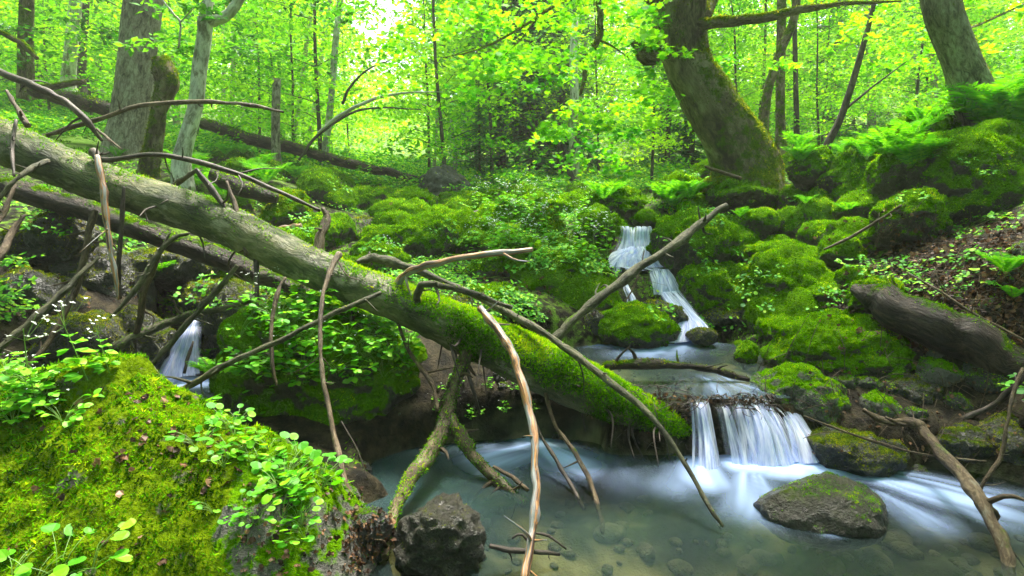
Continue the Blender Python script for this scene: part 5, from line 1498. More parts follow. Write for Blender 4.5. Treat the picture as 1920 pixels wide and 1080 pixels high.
own_tree([(1850, 232, 5.0, 120), (1832, 190, 4.95, 96), (1805, 120, 4.9, 84), (1780, 55, 4.85, 82), (1762, -10, 4.8, 84), (1730, -200, 4.8, 70), (1700, -400, 4.8, 55)], 'trunk_grey',
         'brown grey trunk leaning left on top of the largest boulder', 'maple_tree', (0.9, 0.2), sides=36, rough=0.12, rfreq=4,
         crown=[(1880, 20, 5.8, 0.7, 420), (1960, 90, 5.5, 0.7, 300), (1700, 40, 6.2, 0.5, 200), (1830, -60, 5.6, 0.7, 200)], extra=([(1800, 60, 4.9, 6), (1850, 40, 5.2, 5), (1925, 5, 5.4, 3)],))
own_tree([(1464, 262, 8.0, 22), (1463, 200, 8.0, 18), (1464, 100, 8.0, 18), (1466, 0, 8.0, 18), (1470, -150, 8.0, 16)], 'trunk_moss', 'straight mossy thin tree, rear one of the crossing pair', 'thin_tree', (0.8, 0.1), crown=[(1470, -80, 8.0, 1.0, 500)])
own_tree([(1432, 240, 7.6, 20), (1440, 170, 7.6, 17), (1464, 95, 7.6, 17), (1490, 30, 7.6, 17), (1495, -60, 7.6, 18)], 'trunk_moss', 'mossy thin tree leaning right, front one of the crossing pair', 'thin_tree', (0.8, 0.1), crown=[(1510, -90, 7.6, 0.8, 300)])
own_tree([(1494, 250, 9.0, 12), (1492, 150, 9.0, 10), (1490, 50, 9.0, 9), (1488, -60, 9.0, 8)], 'trunk_dark', 'pencil thin dark stem right of the mossy pair', 'thin_tree', crown=[(1490, -70, 9.0, 0.8, 260)])
own_tree([(1552, 272, 6.2, 16), (1575, 225, 6.2, 14), (1600, 150, 6.2, 13), (1620, 80, 6.2, 11), (1638, 10, 6.2, 9), (1650, -60, 6.2, 6)], 'trunk_dark', 'slim bare sapling leaning right between the two big trees', 'thin_tree',
         extra=([(1585, 205, 6.2, 6), (1640, 160, 6.2, 4), (1700, 115, 6.2, 2)],), crown=[(1640, 60, 6.4, 0.6, 240), (1690, 150, 6.6, 0.5, 200)])
# left group
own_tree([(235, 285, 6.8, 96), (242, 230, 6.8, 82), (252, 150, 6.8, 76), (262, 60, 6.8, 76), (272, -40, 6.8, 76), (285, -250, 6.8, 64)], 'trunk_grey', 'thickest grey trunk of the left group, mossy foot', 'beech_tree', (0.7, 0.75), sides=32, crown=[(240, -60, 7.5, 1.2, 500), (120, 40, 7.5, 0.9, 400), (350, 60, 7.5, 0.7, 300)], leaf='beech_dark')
own_tree([(278, 335, 5.6, 50), (286, 280, 5.6, 38), (297, 215, 5.6, 32), (311, 160, 5.6, 46), (308, 130, 5.6, 44), (300, 108, 5.6, 28)], 'trunk_moss', 'moss wrapped broken stump tree in front of the thickest trunk', 'broken_tree', (1.6, -0.2), rough=0.35, rfreq=12, sides=24)
own_tree([(340, 305, 5.2, 40), (350, 260, 5.2, 34), (366, 200, 5.2, 30), (374, 130, 5.2, 30), (384, 60, 5.2, 30), (384, 40, 5.2, 30), (394, -10, 5.2, 20), (405, -120, 5.2, 14)], 'trunk_pale', 'pale slender trunk forking near the top with moss collar', 'beech_tree', (0.6, 0.75),
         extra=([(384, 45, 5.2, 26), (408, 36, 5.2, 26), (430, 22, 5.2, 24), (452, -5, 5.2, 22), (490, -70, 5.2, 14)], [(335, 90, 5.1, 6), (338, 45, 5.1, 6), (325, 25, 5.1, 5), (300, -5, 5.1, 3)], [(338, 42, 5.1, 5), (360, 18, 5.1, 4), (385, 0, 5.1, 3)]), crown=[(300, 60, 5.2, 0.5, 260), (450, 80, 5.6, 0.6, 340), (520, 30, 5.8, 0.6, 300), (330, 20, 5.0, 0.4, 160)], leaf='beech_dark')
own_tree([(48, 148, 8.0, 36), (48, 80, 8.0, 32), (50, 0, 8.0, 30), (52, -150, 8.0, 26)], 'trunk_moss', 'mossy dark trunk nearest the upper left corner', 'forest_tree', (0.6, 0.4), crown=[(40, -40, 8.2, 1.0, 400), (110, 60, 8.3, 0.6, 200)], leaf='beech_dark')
own_tree([(128, 152, 9.5, 32), (134, 80, 9.5, 28), (142, 0, 9.5, 26), (150, -120, 9.5, 22)], 'trunk_pale', 'pale trunk between the corner tree and the thickest one', 'forest_tree', (0.3, 0.9), crown=[(150, -60, 9.5, 1.2, 400)])
own_tree([(150, 150, 10.5, 24), (155, 60, 10.5, 20), (160, -20, 10.5, 20)], 'trunk_dark', 'dim thin trunk right behind the pale one at left', 'forest_tree', crown=[(170, -40, 10.5, 1.2, 300)])
own_tree([(517, 278, 7.6, 18), (517, 210, 7.6, 17), (519, 148, 7.6, 16)], 'trunk_grey', 'short broken trunk standing alone behind the arching branch', 'broken_tree', (0.4, 0.7))
BIR = [(605, 305, 8.5, 640, -20, 13, 'pale birch pole leaning right, nearest of the birches'), (545, 275, 10, 590, -20, 9, 'birch pole left of the nearest one, leaning right'), (575, 270, 11, 622, -20, 9, 'thin birch pole rising between its two taller neighbours'),
       (430, 245, 11, 442, -20, 10, 'upright birch pole right of the forking trunk'), (415, 240, 12, 420, -20, 8, 'faint thin birch pole beside the forking trunk'), (465, 255, 12, 480, -20, 7, 'faint pole right of the upright birch'), (852, 330, 13, 848, 250, 9, 'short white birch stub in the far centre'), (810, 320, 13, 822, 200, 6, 'thin leaning pole left of the short white birch')]
for x0, y0, d, x1, y1, wd, lab in BIR:
    own_tree([(x0, y0 + 20, d, wd * 1.25), ((x0 * 2 + x1) / 3 + 3, (y0 * 2 + y1) / 3, d, wd), ((x0 + 2 * x1) / 3, (y0 + 2 * y1) / 3, d, wd), (x1, y1, d, wd * 0.9), (x1 + (x1 - x0) * 0.5, y1 - (120 if y1 < 0 else 30), d, wd * 0.6)], 'trunk_pale', lab, 'birch_tree', sides=10, crown=[(x1 + 10, y1 - 30, d, 1.0, 300)] if y1 < 0 else [(x1, y1, d, 0.5, 160)])
own_tree([(1076, 352, 9.5, 22), (1078, 300, 9.5, 18), (1074, 240, 9.5, 18), (1077, 180, 9.5, 17), (1075, 110, 9.5, 15), (1078, 40, 9.5, 12)], 'trunk_pale', 'blotchy white birch trunk behind the drooping branch in the centre', 'birch_tree', (0.4, 0.95), crown=[(1080, 60, 9.5, 0.9, 500), (1150, 230, 9.0, 0.5, 260)])
own_tree([(1078, 350, 9.2, 12), (1066, 310, 9.2, 11), (1082, 260, 9.2, 9), (1098, 200, 9.2, 5)], 'trunk_dark', 'dark crooked stem hugging the blotchy birch', 'thin_tree', crown=[(1110, 210, 9.2, 0.4, 120)])
own_tree([(1050, 345, 11, 14), (1052, 260, 11, 12), (1054, 180, 11, 9)], 'trunk_dark', 'dark dead pole left of the blotchy birch', 'thin_tree')
own_tree([(1252, 270, 10, 10), (1254, 200, 10, 9), (1255, 150, 10, 6)], 'trunk_dark', 'brown thin pole left of the big leaning maple', 'thin_tree')
own_tree([(1752, 165, 11, 14), (1750, 100, 11, 12), (1748, 40, 11, 10)], 'trunk_grey', 'far grey stem left of the leaning grey trunk', 'thin_tree', crown=[(1750, 30, 11, 0.8, 260)])
own_tree([(1722, 185, 12, 10), (1718, 120, 12, 9), (1712, 70, 12, 7)], 'trunk_pale', 'faint pale stem in leaves left of the far grey stem', 'thin_tree', crown=[(1715, 60, 12, 0.8, 240)])
# arching bare shrubs
for k, (pp, lab) in enumerate([([(595, 250, 7.0, 5), (640, 215, 7.0, 8), (700, 186, 7.0, 7), (760, 174, 7.0, 5), (830, 172, 7.0, 2)], 'pale bent sapling arching right over the mid distance'),
                               ([(560, 300, 7.2, 5), (600, 250, 7.2, 7), (680, 205, 7.2, 5), (790, 205, 7.2, 2)], 'second darker bent sapling below the pale arch'),
                               ([(642, 195, 6.6, 7), (655, 165, 6.6, 6), (690, 130, 6.6, 4), (740, 110, 6.6, 2)], 'short dark twiggy sapling above the arching pair')]):
    wood('bent_sapling', pp, 'trunk_pale' if k == 0 else 'trunk_dark', lab, 'sapling', None, 7)

# unseen leaf roof added above the stream to shade the foreground, joined to maple
g = Geo()
rr = np.random.default_rng(71)
t_ = Geo()
top = np.array([2.2, 6.4, 5.2])
for k in range(54):
    c = np.array([rr.uniform(-6.5, 6.5), rr.uniform(-4.5, 6.0), 0])
    c[2] = 5.2 + 2.6 * rr.random() + 0.15 * abs(c[0])
    az = math.atan2(c[1] - top[1], c[0] - top[0]) + rr.normal() * 0.4
    if abs(c[0] + 0.6) < 1.3 and 0 < c[1] < 5.5: continue  # opening left so more light reaches the herb boulder
    for q in range(4):
        ps = spray(c + rr.normal(size=3) * [0.5, 0.5, 0.25], 90, 1.5, 0.42, az + rr.normal() * 0.5, 0.3, rr, 0.08)
        leaves(g, ps, np.array([0, 0, 1.0]) + 0.45 * rr.normal(size=ps.shape), 0.17 * rr.uniform(0.6, 1.25, 90), 'diamond', 0, np.clip(0.5 + 0.25 * rr.normal(size=90), 0, 1), rng=rr, aspect=1.5)
    if k % 3 == 0:
        add_tube(t_, [top, (top + c) / 2 + [0, 0, 0.6], c], [0.05, 0.03, 0.006], 0, sides=5, seg=10, ends=False)
part(g, 'crown', [M['maple']], MAPLE)  # canopy out of view, added to darken the foreground
part(t_, 'shade_canopy_limbs', [M['trunk_moss']], MAPLE)

# ------------------------------------------------------------------ far wood closing the view
g = Geo()
rr = np.random.default_rng(55)
N = 110000
px = rr.uniform(-900, 2900, N); d = rr.uniform(42, 85, N)
x = (px - 960) / F_PX * d
top = 14 + 13 * (0.5 + 0.5 * fbm(np.stack([px / 170, px * 0, px * 0 + 3], -1), 3)) + 8 * np.abs(px - 960) / 960
top = top * (1 - 0.68 * np.exp(-((px - 745) / 140) ** 2) - 0.6 * np.exp(-((px - 1480) / 110) ** 2)) * d / 55
zg = np.interp(d, [40, 90], [6, 14]) - 3
z = zg + rr.random(N) ** 0.8 * top
clump = fbm(np.stack([x, d, z], -1) * 0.45, 3)
m = clump > -0.12
pos = np.stack([x, d, z], -1)[m]
n_ = len(pos)
leaves(g, pos, rr.normal(size=(n_, 3)) + [0, -0.4, 0.7], 0.65 * rr.uniform(0.5, 1.2, n_), 'diamond', 0, np.clip(0.5 + 0.9 * clump[m] + 0.2 * rr.normal(size=n_), 0, 1), rng=rr)
tag(g.build('distant_woods', [M['far']]), 'far leafy woods closing the view behind the trees', 'woods', kind='stuff')

# woods behind and beside the viewer, unseen, added to keep off low sky light
g = Geo()
N = 60000
az = rr.uniform(math.radians(52), math.radians(308), N)
rad = 9 + 22 * rr.random(N) ** 1.3
x, y = rad * np.sin(az), rad * np.cos(az)
z = 0.6 + np.abs(x) * 0.12 + rr.random(N) * (5 + rad * 0.50)
cl = fbm(np.stack([x, y, z], -1) * 0.5 + 40, 3)
m = cl > -0.05
pos = np.stack([x, y, z], -1)[m]
leaves(g, pos, rr.normal(size=pos.shape) + [0, 0, 0.7], 0.55 * rr.uniform(0.5, 1.2, len(pos)), 'diamond', 0, np.clip(0.4 + 0.9 * cl[m] + 0.2 * rr.normal(size=len(pos)), 0, 1), rng=rr)
tag(g.build('sky_blocking_woods', [M['beech_dark']]), 'unseen leafy woods added beside and behind the viewer to block low sky', 'woods', kind='stuff')

# ================================================================== plants
ALLV = np.concatenate(_bv); ALLF = np.concatenate(_bf)
bvh = BVHTree.FromPolygons(ALLV.tolist(), [tuple(dict.fromkeys(f)) for f in ALLF.tolist()])
wbvh = BVHTree.FromPolygons(np.concatenate(_wv).tolist(), [tuple(dict.fromkeys(f)) for f in np.concatenate(_wf).tolist()])
def drop(x, y, ztop=4.0):
    h = bvh.ray_cast(Vector((x, y, ztop)), Vector((0, 0, -1)))
    return (np.array(h[0]), np.array(h[1])) if h[0] else (None, None)

def shoot(px, py, wood_ok=False):
    """the surface seen through a pixel of the photograph"""
    r = ray(px, py); r = r / np.linalg.norm(r)
    h = bvh.ray_cast(Vector((0, 0, EYE)), Vector(r))
    hw = wbvh.ray_cast(Vector((0, 0, EYE)), Vector(r))
    if hw[0] and h[0] and hw[3] < h[3] and not wood_ok: return None, None
    if wood_ok and hw[0] and (not h[0] or hw[3] < h[3]): h = hw
    return (np.array(h[0]), np.array(h[1])) if h[0] else (None, None)

def wet(p):
    return (abs(p[2]) < 0.03 and p[1] < 2.7) or p[2] < 0.015

# --- low herb carpet (nobody could count it)
def herb_clump(rng, n, r, h, ls, shape, mat_leaf_=0):
    g = Geo()
    for k in range(n):
        a, rd = rng.uniform(0, 6.28), r * math.sqrt(rng.random())
        tip = np.array([rd * math.cos(a), rd * math.sin(a), h * rng.uniform(0.4, 1.0)])
        hd = np.array([math.cos(a), math.sin(a), 0.1])
        m3 = 3 if shape != 'round' else 1
        for q in range(m3):
            b2 = a + (q - (m3 - 1) / 2) * 1.1
            leaves(g, [tip], [[0.35 * rng.normal(), 0.35 * rng.normal() - 0.1, 1]], ls * rng.uniform(0.7, 1.2), shape, 0, [rng.random()], head=[[math.cos(b2), math.sin(b2), 0]], rng=rng)
    V = np.concatenate(g.V)
    return V, g.F

def merged_cover(name, label, protos, places, mats, cat='undergrowth'):
    """protos: list of Geo-like (V, [(F,mat,val,smooth)]); places: (p, n, scale, rz, proto index)"""
    out = Geo()
    for pi, (V, FL) in enumerate(protos):
        sel = [q for q in places if q[4] == pi]
        if not sel: continue
        p = np.array([q[0] for q in sel]); s = np.array([q[2] for q in sel]); a = np.array([q[3] for q in sel])
        c, sn = np.cos(a), np.sin(a)
        nn_ = unit(np.array([q[1] for q in sel]) * 0.5 + np.array([0, -0.05, 0.8]))
        X = V[None, :, 0] * c[:, None] - V[None, :, 1] * sn[:, None]
        Y = V[None, :, 0] * sn[:, None] + V[None, :, 1] * c[:, None]
        Z = np.repeat(V[None, :, 2], len(sel), 0)
        Z = Z - (X * nn_[:, :1] + Y * nn_[:, 1:2]) / np.maximum(nn_[:, 2:], 0.4)
        W_ = np.stack([X, Y, Z], -1) * s[:, None, None] + p[:, None]
        k = V.shape[0]
        base = out.n
        out.V.append(W_.reshape(-1, 3)); out.T.append(W_.reshape(-1, 3)); out.n += len(sel) * k
        for F_, mt, vv, sm in FL:
            FF = (F_[None] + (np.arange(len(sel)) * k)[:, None, None]).reshape(-1, F_.shape[1]) + base
            tint = np.repeat(RNG.normal(size=len(sel)) * 0.18, len(F_))
            out.F.append((FF, mt, np.clip(np.tile(vv, len(sel)) + tint, 0, 1), sm))
    return tag(out.build(name, mats), label, cat, kind='stuff')

rng = np.random.default_rng(64)
HP = [herb_clump(rng, 14, 0.08, 0.05, 0.022, 'oval') for _ in range(3)] + [herb_clump(rng, 16, 0.09, 0.04, 0.02, 'round') for _ in range(2)] + [herb_clump(rng, 50, 0.27, 0.22, 0.042, 'oval') for _ in range(3)]
places = []
def cover(px0, px1, py0, py1, n, dens=0.0, protos=(0, 1, 2, 3, 4), s=(0.8, 1.3), nzmin=0.2, ymax=9.0, ymin=0):
    for _ in range(n):
        p, nn_ = shoot(rng.uniform(px0, px1), rng.uniform(py0, py1))
        if p is None or wet(p) or p[1] > ymax or p[1] < ymin: continue
        if ell(p[0], p[1], 0.85, 3.28, 0.98, 0.62) < 1 and p[2] < Z_UP + 0.03: continue
        if nn_[2] < nzmin: continue
        if vnoise(p[None] * 2.2)[0] < dens: continue
        if p[2] - gz(p[0], p[1]) > 0.04 and rng.random() < 0.86: continue
        if ell(p[0], p[1], 2.6, 3.2, 1.15, 0.95, 0.3) < 1 and rng.random() < 0.6: continue
        places.append((p, nn_, rng.uniform(*s), rng.uniform(0, 6.28), int(rng.choice(protos))))
cover(430, 1150, 330, 600, 2100, 0.12, ymin=3.1)
cover(950, 1150, 390, 520, 500, -0.4)
cover(1230, 1720, 300, 620, 1300, 0.22)
cover(1300, 1560, 440, 540, 160, 0.0)
cover(1560, 1920, 380, 560, 60, 0.1)
cover(380, 780, 570, 720, 260, -0.2, s=(0.6, 1.0))
cover(0, 420, 300, 600, 520, -0.1)
cover(1240, 1700, 300, 620, 420, 0.0, s=(0.6, 1.0))
cover(1560, 1920, 390, 600, 140, 0.25, protos=(3, 4), s=(0.7, 1.1))
cover(1640, 1920, 210, 330, 160, 0.1)
cover(1920, 3300, 200, 1050, 900, -0.1, s=(0.8, 1.6))
cover(-1300, 0, 250, 900, 500, -0.1, s=(0.8, 1.5))
merged_cover('undergrowth', 'low bright green herbs and clover like leaves covering the forest floor', HP, places, [M['herb']])
# taller growth further back
places = []
for _ in range(2800):
    d = 8.0 * (22 / 8.0) ** rng.random()
    px = rng.uniform(-150, 2100)
    x = (px - 960) / F_PX * d
    p, nn_ = drop(x, d, 12)
    if p is None: continue
    if ell(p[0], p[1], 1.35, 6.3, 0.3, 0.8) < 1: continue
    if vnoise(p[None] * 0.9 + 5)[0] < -0.45 and d < 10: continue
    places.append((p, nn_, rng.uniform(0.7, 1.4) * (0.35 + d * 0.08), rng.uniform(0, 6.28), int(rng.choice([5, 6, 7]))))
merged_cover('tall_undergrowth', 'knee high leafy growth filling the forest floor between the far trees', HP, places, [M['herb']])

# --- moss on the ground
g = Geo()
rr = np.random.default_rng(12)
sel = (GV[GF[:, 0], 1] > 1.0) & (GV[GF[:, 0], 1] < 8.5) & (np.abs(GV[GF[:, 0], 0] / GV[GF[:, 0], 1]) < 1.05)
greens = GG.ravel(); beds = BB.ravel()
sel &= (greens[GF[:, 0]] > 0.25) & (beds[GF[:, 0]] < 0.3)
pt, nn_ = sample_surface(GV, GF[sel], 90000, rr)
keep = fbm(pt * 3 + 8, 3) > 0.08
pt, nn_ = pt[keep], nn_[keep]
leaves(g, pt, unit(nn_ * 0.6 + 0.7 * rr.normal(size=pt.shape)), 0.0048 * pt[:, 1] * rr.uniform(0.7, 1.4, len(pt)), 'blade', 0, np.clip(0.4 + 0.5 * fbm(pt * 6, 3) + 0.18 * rr.normal(size=len(pt)), 0, 1), head=unit(np.array([0, 0, 1]) + 0.7 * rr.normal(size=pt.shape)), rng=rr, aspect=2.0)
tag(g.build('ground_moss', [M['moss']]), 'carpet of short moss on the ground between the stones', 'moss', kind='stuff')

# --- dead leaf litter
g = Geo()
def litter(px0, px1, py0, py1, n, size, ymax=5.5, cond=None, keepout=0.93):
    P_, N_ = [], []
    for _ in range(n):
        p, nn_ = shoot(rng.uniform(px0, px1), rng.uniform(py0, py1))
        if p is None or p[1] > ymax or wet(p): continue
        if cond and not cond(p): continue
        if p[2] - gz(p[0], p[1]) > 0.05 and rng.random() < keepout: continue
        P_.append(p + nn_ * 0.004); N_.append(nn_)
    P_, N_ = np.array(P_), np.array(N_)
    leaves(g, P_, N_ + 0.6 * rng.normal(size=N_.shape), size * rng.uniform(0.4, 1.2, len(P_)), 'crumpled', 0, None, rng=rng)
litter(1540, 1920, 390, 660, 5200, 0.034, cond=lambda p: ell(p[0], p[1], 2.75, 3.1, 1.0, 0.85, 0.3) < 1.05)
litter(1480, 1700, 340, 480, 500, 0.04)
litter(1920, 2900, 350, 950, 2600, 0.036)
litter(450, 680, 870, 1080, 160, 0.022, keepout=0)
litter(640, 740, 930, 1080, 220, 0.024, keepout=0)
litter(20, 420, 720, 1060, 46, 0.03, keepout=0)
litter(230, 460, 740, 900, 60, 0.035, keepout=0)
litter(0, 480, 380, 680, 220, 0.028)
litter(1100, 1300, 660, 790, 260, 0.025)
litter(1450, 1920, 680, 860, 260, 0.022)
litter(450, 1150, 380, 600, 500, 0.04, 7)
tag(g.build('leaf_litter', [M['dead_leaf']]), 'brown dead leaves strewn over the right bank and between the stones', 'leaf litter', kind='stuff')
g = Geo()
for k in range(330):
    px, py = (rng.uniform(1640, 1920), rng.uniform(400, 640)) if k < 230 else (rng.uniform(1400, 1900), rng.uniform(640, 860))
    p, nn_ = shoot(px, py)
    if p is None or wet(p) or p[1] > 5: continue
    a = rng.uniform(0, 6.28); L = rng.uniform(0.05, 0.22)
    dd = np.array([math.cos(a), math.sin(a) * 0.6, 0.0]); dd[2] = -(dd[0] * nn_[0] + dd[1] * nn_[1]) / max(nn_[2], 0.4)
    add_tube(g, [p - dd * L / 2 + [0, 0, 0.008], p + [0, 0, 0.02] + rng.normal(size=3) * 0.008, p + dd * L / 2 + [0, 0, 0.01]], [0.0016, 0.0022, 0.0012], 0, sides=4, seg=5, ends=False)
tag(g.build('fallen_twigs', [M['stick']]), 'fine fallen twigs strewn over the dead leaves of the right bank', 'twigs', kind='stuff')

# --- ferns
def fern_mesh(seed, n=9, L=0.42, arch=0.6):
    rng = np.random.default_rng(seed)
    g = Geo()
    for k in range(n):
        a = k * 6.283 / n + rng.normal() * 0.2
        LL = L * rng.uniform(0.7, 1.1)
        t = np.linspace(0.0, 1, 22)
        el = 1.15 - arch * 1.6 * t
        dr = np.cumsum(np.cos(el)) * LL / 22
        dz = np.cumsum(np.sin(el)) * LL / 22
        c = np.stack([dr * math.cos(a), dr * math.sin(a), dz], -1)
        tube_v = add_tube(g, c[::3], np.linspace(0.003, 0.0008, len(c[::3])), 1, sides=4, seg=8, ends=False)
        dir_ = np.gradient(c, axis=0); dir_ = unit(dir_)
        side = np.array([-math.sin(a), math.cos(a), 0])
        wd = LL * 0.26 * np.sin(np.pi * np.clip(t * 0.93 + 0.07, 0, 1)) ** 0.8
        for sg in (-1, 1):
            nrm = unit(np.cross(dir_, side) * 1.0)
            nrm = nrm * np.sign(nrm[:, 2:3] + 1e-6)
            leaves(g, c[2:], nrm[2:] + 0.12 * rng.normal(size=(20, 3)), wd[2:], 'diamond', 0, np.clip(0.55 + 0.15 * rng.normal(size=20), 0, 1), head=(side * sg + dir_ * 0.45)[2:], rng=rng, aspect=0.42)
    return g.mesh('frond', [M['herb'], M['stem']])
FM = [fern_mesh(k, 8 + k, 0.36 + 0.04 * k) for k in range(4)]
def put_fern(p, s, lab, group=None, k=0):
    o = bpy.data.objects.new('fern', FM[k % 4])
    COL.objects.link(o)
    o.location = p; o.scale = (s, s, s); o.rotation_euler = (0, 0, random.uniform(0, 6.28))
    return tag(o, lab, 'fern', group)
FERN = [(1510, 372, 0.42, 'upright bright fern rosette below the domed boulder'), (1388, 398, 0.42, 'fern rosette at the tip of the slanting stick'), (1590, 392, 0.4, 'small drooping fern in the litter gap'),
        (1885, 505, 0.5, 'arching fern frond on the right litter bank'), (1900, 550, 0.4, 'fern at the right edge above the dark log'), (305, 505, 0.4, 'little fern hanging in the hollow under the log'),
        (395, 665, 0.36, 'pale fern reaching over the small left fall'), (400, 700, 0.45, 'blue green fern at the waterline of the small left fall'), (720, 560, 0.42, 'fern leaf cluster on the crown of the herb boulder'),
        (450, 560, 0.42, 'fern right of the small left fall top'), (60, 265, 0.6, 'fern tuft behind the left end of the log'), (130, 270, 0.6, 'fern behind the log below the charred branch'), (220, 285, 0.6, 'fern at the thickest trunk foot'), (160, 240, 0.7, 'fern in front of the moss coated far left log'),
        (1135, 700, 0.18, 'tiny fern curl on the mossy end of the log'), (1700, 590, 0.3, 'small fern on the right log top')]
for k, (px, py, s, lab) in enumerate(FERN):
    p, nn_ = shoot(px, py + 12)
    if p is not None:
        put_fern(p, s, lab, k=k)
k = 0
while k < 46:
    px, py = (rng.uniform(1330, 1760), rng.uniform(240, 345)) if k < 24 else (rng.uniform(1120, 1330), rng.uniform(345, 400)) if k < 32 else (rng.uniform(330, 620), rng.uniform(270, 400))
    p, nn_ = shoot(px, py)
    k += 1
    if p is None or p[1] > 12: continue
    put_fern(p, rng.uniform(0.5, 0.9), 'soft green fern among many on the slope behind the boulders', 'ferns on the slope', k)
# the large fern leaf mass, upper right corner
for k, (px, py, d) in enumerate([(1890, 190, 4.6), (1935, 150, 4.6), (1860, 215, 4.8)]):
    p = P(px, py, d); z0 = drop(p[0], p[1], 5)[0]
    put_fern(z0, 1.6, ['tall dark fern beside the leaning grey trunk', 'tallest fern at the upper right edge', 'broad fern at the foot of the leaning grey trunk'][k], None, k + 1)

# --- leafy plants with stems
def plant_mesh(seed, kind):
    rng = np.random.default_rng(seed)
    st, lf, fl = Geo(), Geo(), Geo()
    if kind == 'round':          # creeping plant with round scalloped leaves on thin stalks
        for k in range(7):
            a, L = rng.uniform(0, 6.28), rng.uniform(0.04, 0.11)
            tip = np.array([math.cos(a) * L * 0.7, math.sin(a) * L * 0.7, L * rng.uniform(0.3, 0.8)])
            add_tube(st, [(0, 0, 0), tip * [0.4, 0.4, 0.7], tip], [0.0012, 0.001, 0.0008], 0, sides=4, seg=5, ends=False)
            leaves(lf, [tip], [[0.3 * rng.normal(), -0.35 + 0.3 * rng.normal(), 1]], rng.uniform(0.022, 0.036), 'round', 0, [rng.uniform(0.2, 0.9)], head=[[math.cos(a), math.sin(a), 0]], rng=rng)
    elif kind == 'tall':         # upright stem, paired lobed leaves, white star flowers
        H = rng.uniform(0.16, 0.26)
        tp = np.array([rng.normal() * 0.02, rng.normal() * 0.02, H])
        add_tube(st, [(0, 0, 0), tp * [0.3, 0.3, 0.5], tp], [0.0018, 0.0015, 0.001], 0, sides=5, seg=7, ends=False)
        for k in range(9):
            h = H * (0.05 + 0.08 * k); a = k * 2.4
            c = tp * (h / H)
            for q in (-0.7, 0, 0.7):
                leaves(lf, [c + np.array([math.cos(a), math.sin(a), 0]) * 0.012], [[0.25 * rng.normal(), -0.2 + 0.2 * rng.normal(), 1]], rng.uniform(0.026, 0.042), 'oval', 0, [rng.uniform(0.3, 0.9)], head=[[math.cos(a + q), math.sin(a + q), -0.1]], rng=rng, aspect=1.3)
        for k in range(9):
            c = tp + np.array([rng.normal() * 0.028, rng.normal() * 0.028, rng.uniform(-0.04, 0.04)])
            add_tube(st, [tp * 0.85, c], [0.0006, 0.0005], 0, sides=3, seg=3, ends=False)
            for q in range(4):
                a = q * 1.57 + rng.random()
                leaves(fl, [c], [[0.3 * rng.normal(), -0.6, 0.8]], 0.0085, 'petal', 0, [0.6], head=[[math.cos(a), 0.3, math.sin(a)]], rng=rng, aspect=1.5)
    else:                        # bushy herb
        for k in range(14):
            a, L = rng.uniform(0, 6.28), rng.uniform(0.04, 0.13)
            tip = np.array([math.cos(a) * L * 0.7, math.sin(a) * L * 0.7, L * rng.uniform(0.4, 1.0)])
            add_tube(st, [(0, 0, 0), tip * [0.4, 0.4, 0.7], tip], [0.0013, 0.001, 0.0008], 0, sides=4, seg=4, ends=False)
            for q in (-0.9, 0, 0.9):
                leaves(lf, [tip], [[0.3 * rng.normal(), -0.25 + 0.3 * rng.normal(), 1]], rng.uniform(0.022, 0.036), 'oval', 0, [rng.uniform(0.2, 0.95)], head=[[math.cos(a + q), math.sin(a + q), 0]], rng=rng, aspect=1.3)
        for k in range(3):
            c = np.array([rng.normal() * 0.05, rng.normal() * 0.05, rng.uniform(0.09, 0.13)])
            for q in range(4):
                a = q * 1.57 + rng.random()
                leaves(fl, [c], [[0.3 * rng.normal(), -0.5, 0.8]], 0.006, 'petal', 0, [0.6], head=[[math.cos(a), 0.3, math.sin(a)]], rng=rng, aspect=1.5)
    out = [('stem', st.mesh('stem', [M['stem']])), ('foliage', lf.mesh('foliage', [M['herb']]))]
    if fl.n:
        out.append(('flowers', fl.mesh('flowers', [M['petal']])))
    return out
PM = {k: [plant_mesh(500 + 10 * i + j, k) for j in range(4)] for i, k in enumerate(('round', 'tall', 'bushy'))}
PLN = {'round': 'creeping_plant', 'tall': 'white_flower_plant', 'bushy': 'leafy_plant'}
def put_plant(px, py, kind, s, lab, group, nzmin=-0.2):
    p, nn_ = shoot(px, py)
    if p is None or wet(p): return
    e = empty(PLN[kind], p - nn_ * 0.004, lab, 'plant', group, rng.uniform(0, 6.28))
    e.scale = (s, s, s)
    e.rotation_euler = (-0.35 * nn_[1] * -1 * (1 if nn_[1] < 0 else 0), 0.0, rng.uniform(0, 6.28))
    for nm, me in PM[kind][int(rng.integers(4))]:
        o = bpy.data.objects.new(nm, me); COL.objects.link(o); o.parent = e

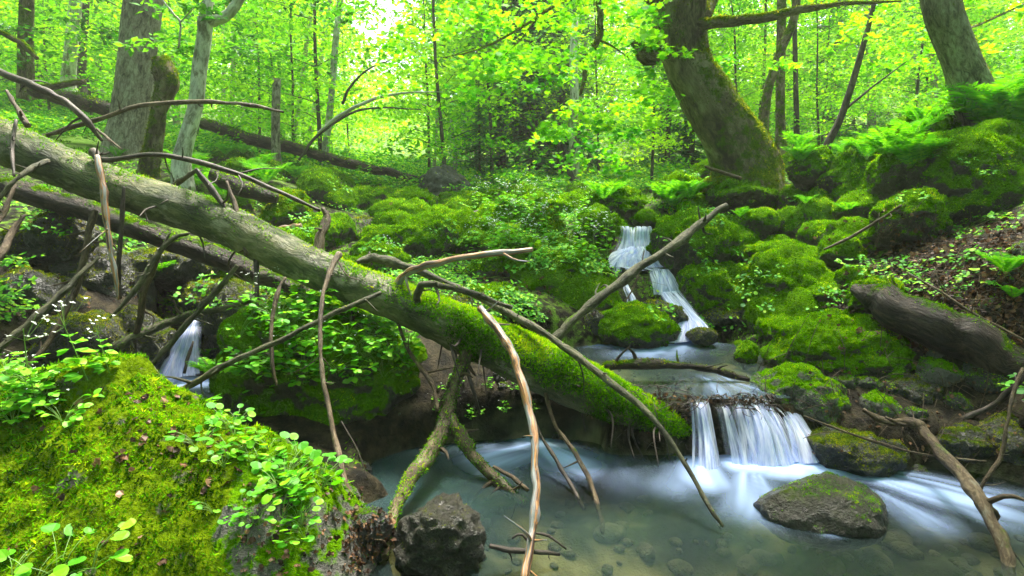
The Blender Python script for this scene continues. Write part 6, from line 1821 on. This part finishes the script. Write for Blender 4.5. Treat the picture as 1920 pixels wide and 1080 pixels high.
for k in range(34):
    t = rng.random()
    put_plant(370 + 230 * t + rng.normal() * 30, 790 + 130 * t + rng.normal() * 40, 'round', rng.uniform(0.7, 1.1), 'creeping plant with round leaves on the right flank of the giant boulder', 'creeping plants on the giant boulder')
for k in range(16):
    put_plant(rng.uniform(400, 650), rng.uniform(900, 990), 'round', rng.uniform(0.5, 0.8), 'small creeping plant between soil and bark at the giant boulder foot', 'small creeping plants at the giant boulder foot')
for k in range(85):
    put_plant(rng.uniform(440, 775), rng.uniform(575, 740), 'bushy' if k % 5 < 2 else 'round', rng.uniform(0.9, 1.35), 'leafy herb with tiny white flowers on the herb boulder under the log', 'leafy herbs on the herb boulder')
for k in range(18):
    put_plant(rng.uniform(470, 720), rng.uniform(500, 600), 'tall', rng.uniform(0.7, 1.1), 'white flowering stem standing against the main log', 'white flowering stems against the log')
for px, py, s, lab in [(70, 760, 1.3, 'tall white flowering plant before the dark rock at the left edge'), (165, 715, 1.25, 'white flowering plant left of the giant boulder peak'), (30, 790, 1.0, 'shorter leafy flowering plant at the very left edge'), (205, 700, 0.9, 'small flowering sprig touching the giant boulder peak')]:
    put_plant(px, py, 'tall', s, lab, None)
for k in range(8):
    put_plant(rng.uniform(-10, 120), rng.uniform(710, 800), 'bushy', rng.uniform(0.8, 1.2), 'leafy herb at the left rim of the giant boulder', 'leafy herbs at the left rim')
for k, (px, py, lab) in enumerate([(20, 1082, 'big glossy round leaved plant in the bottom left corner'), (105, 1092, 'second round leaved plant right of the corner one'), (170, 1080, 'third round leaved plant, farthest from the corner'), (60, 1105, 'round leaved plant cut by the bottom edge')]):
    put_plant(px, py, 'round', 1.3, lab, None)
for k in range(45):
    put_plant(rng.uniform(870, 1150), rng.uniform(370, 500), 'tall', rng.uniform(0.9, 1.5), 'white flowering herb in the thicket left of the cascade', 'white flowering herbs left of the cascade')
for k in range(14):
    put_plant(rng.uniform(780, 1120), rng.uniform(720, 790), 'bushy', rng.uniform(0.4, 0.6), 'tiny herb sprouting from the mossy end of the log', 'tiny herbs on the mossy log end')

# ================================================================== air
bpy.ops.mesh.primitive_cube_add(size=1)
hz = bpy.context.object
hz.name = 'haze'
hz.dimensions = (360, 200, 75)
hz.location = (0, 70, 26)
tag(hz, kind='stuff')
hm, ht = newmat('pale_haze')
vo = ht.nodes.new('ShaderNodeVolumePrincipled')
vo.inputs['Color'].default_value = (0.98, 1.0, 0.86, 1)
vo.inputs['Density'].default_value = HAZE
vo.inputs['Anisotropy'].default_value = 0.3
oo = ht.nodes.new('ShaderNodeOutputMaterial')
ht.links.new(vo.outputs[0], oo.inputs['Volume'])
hz.data.materials.append(hm)
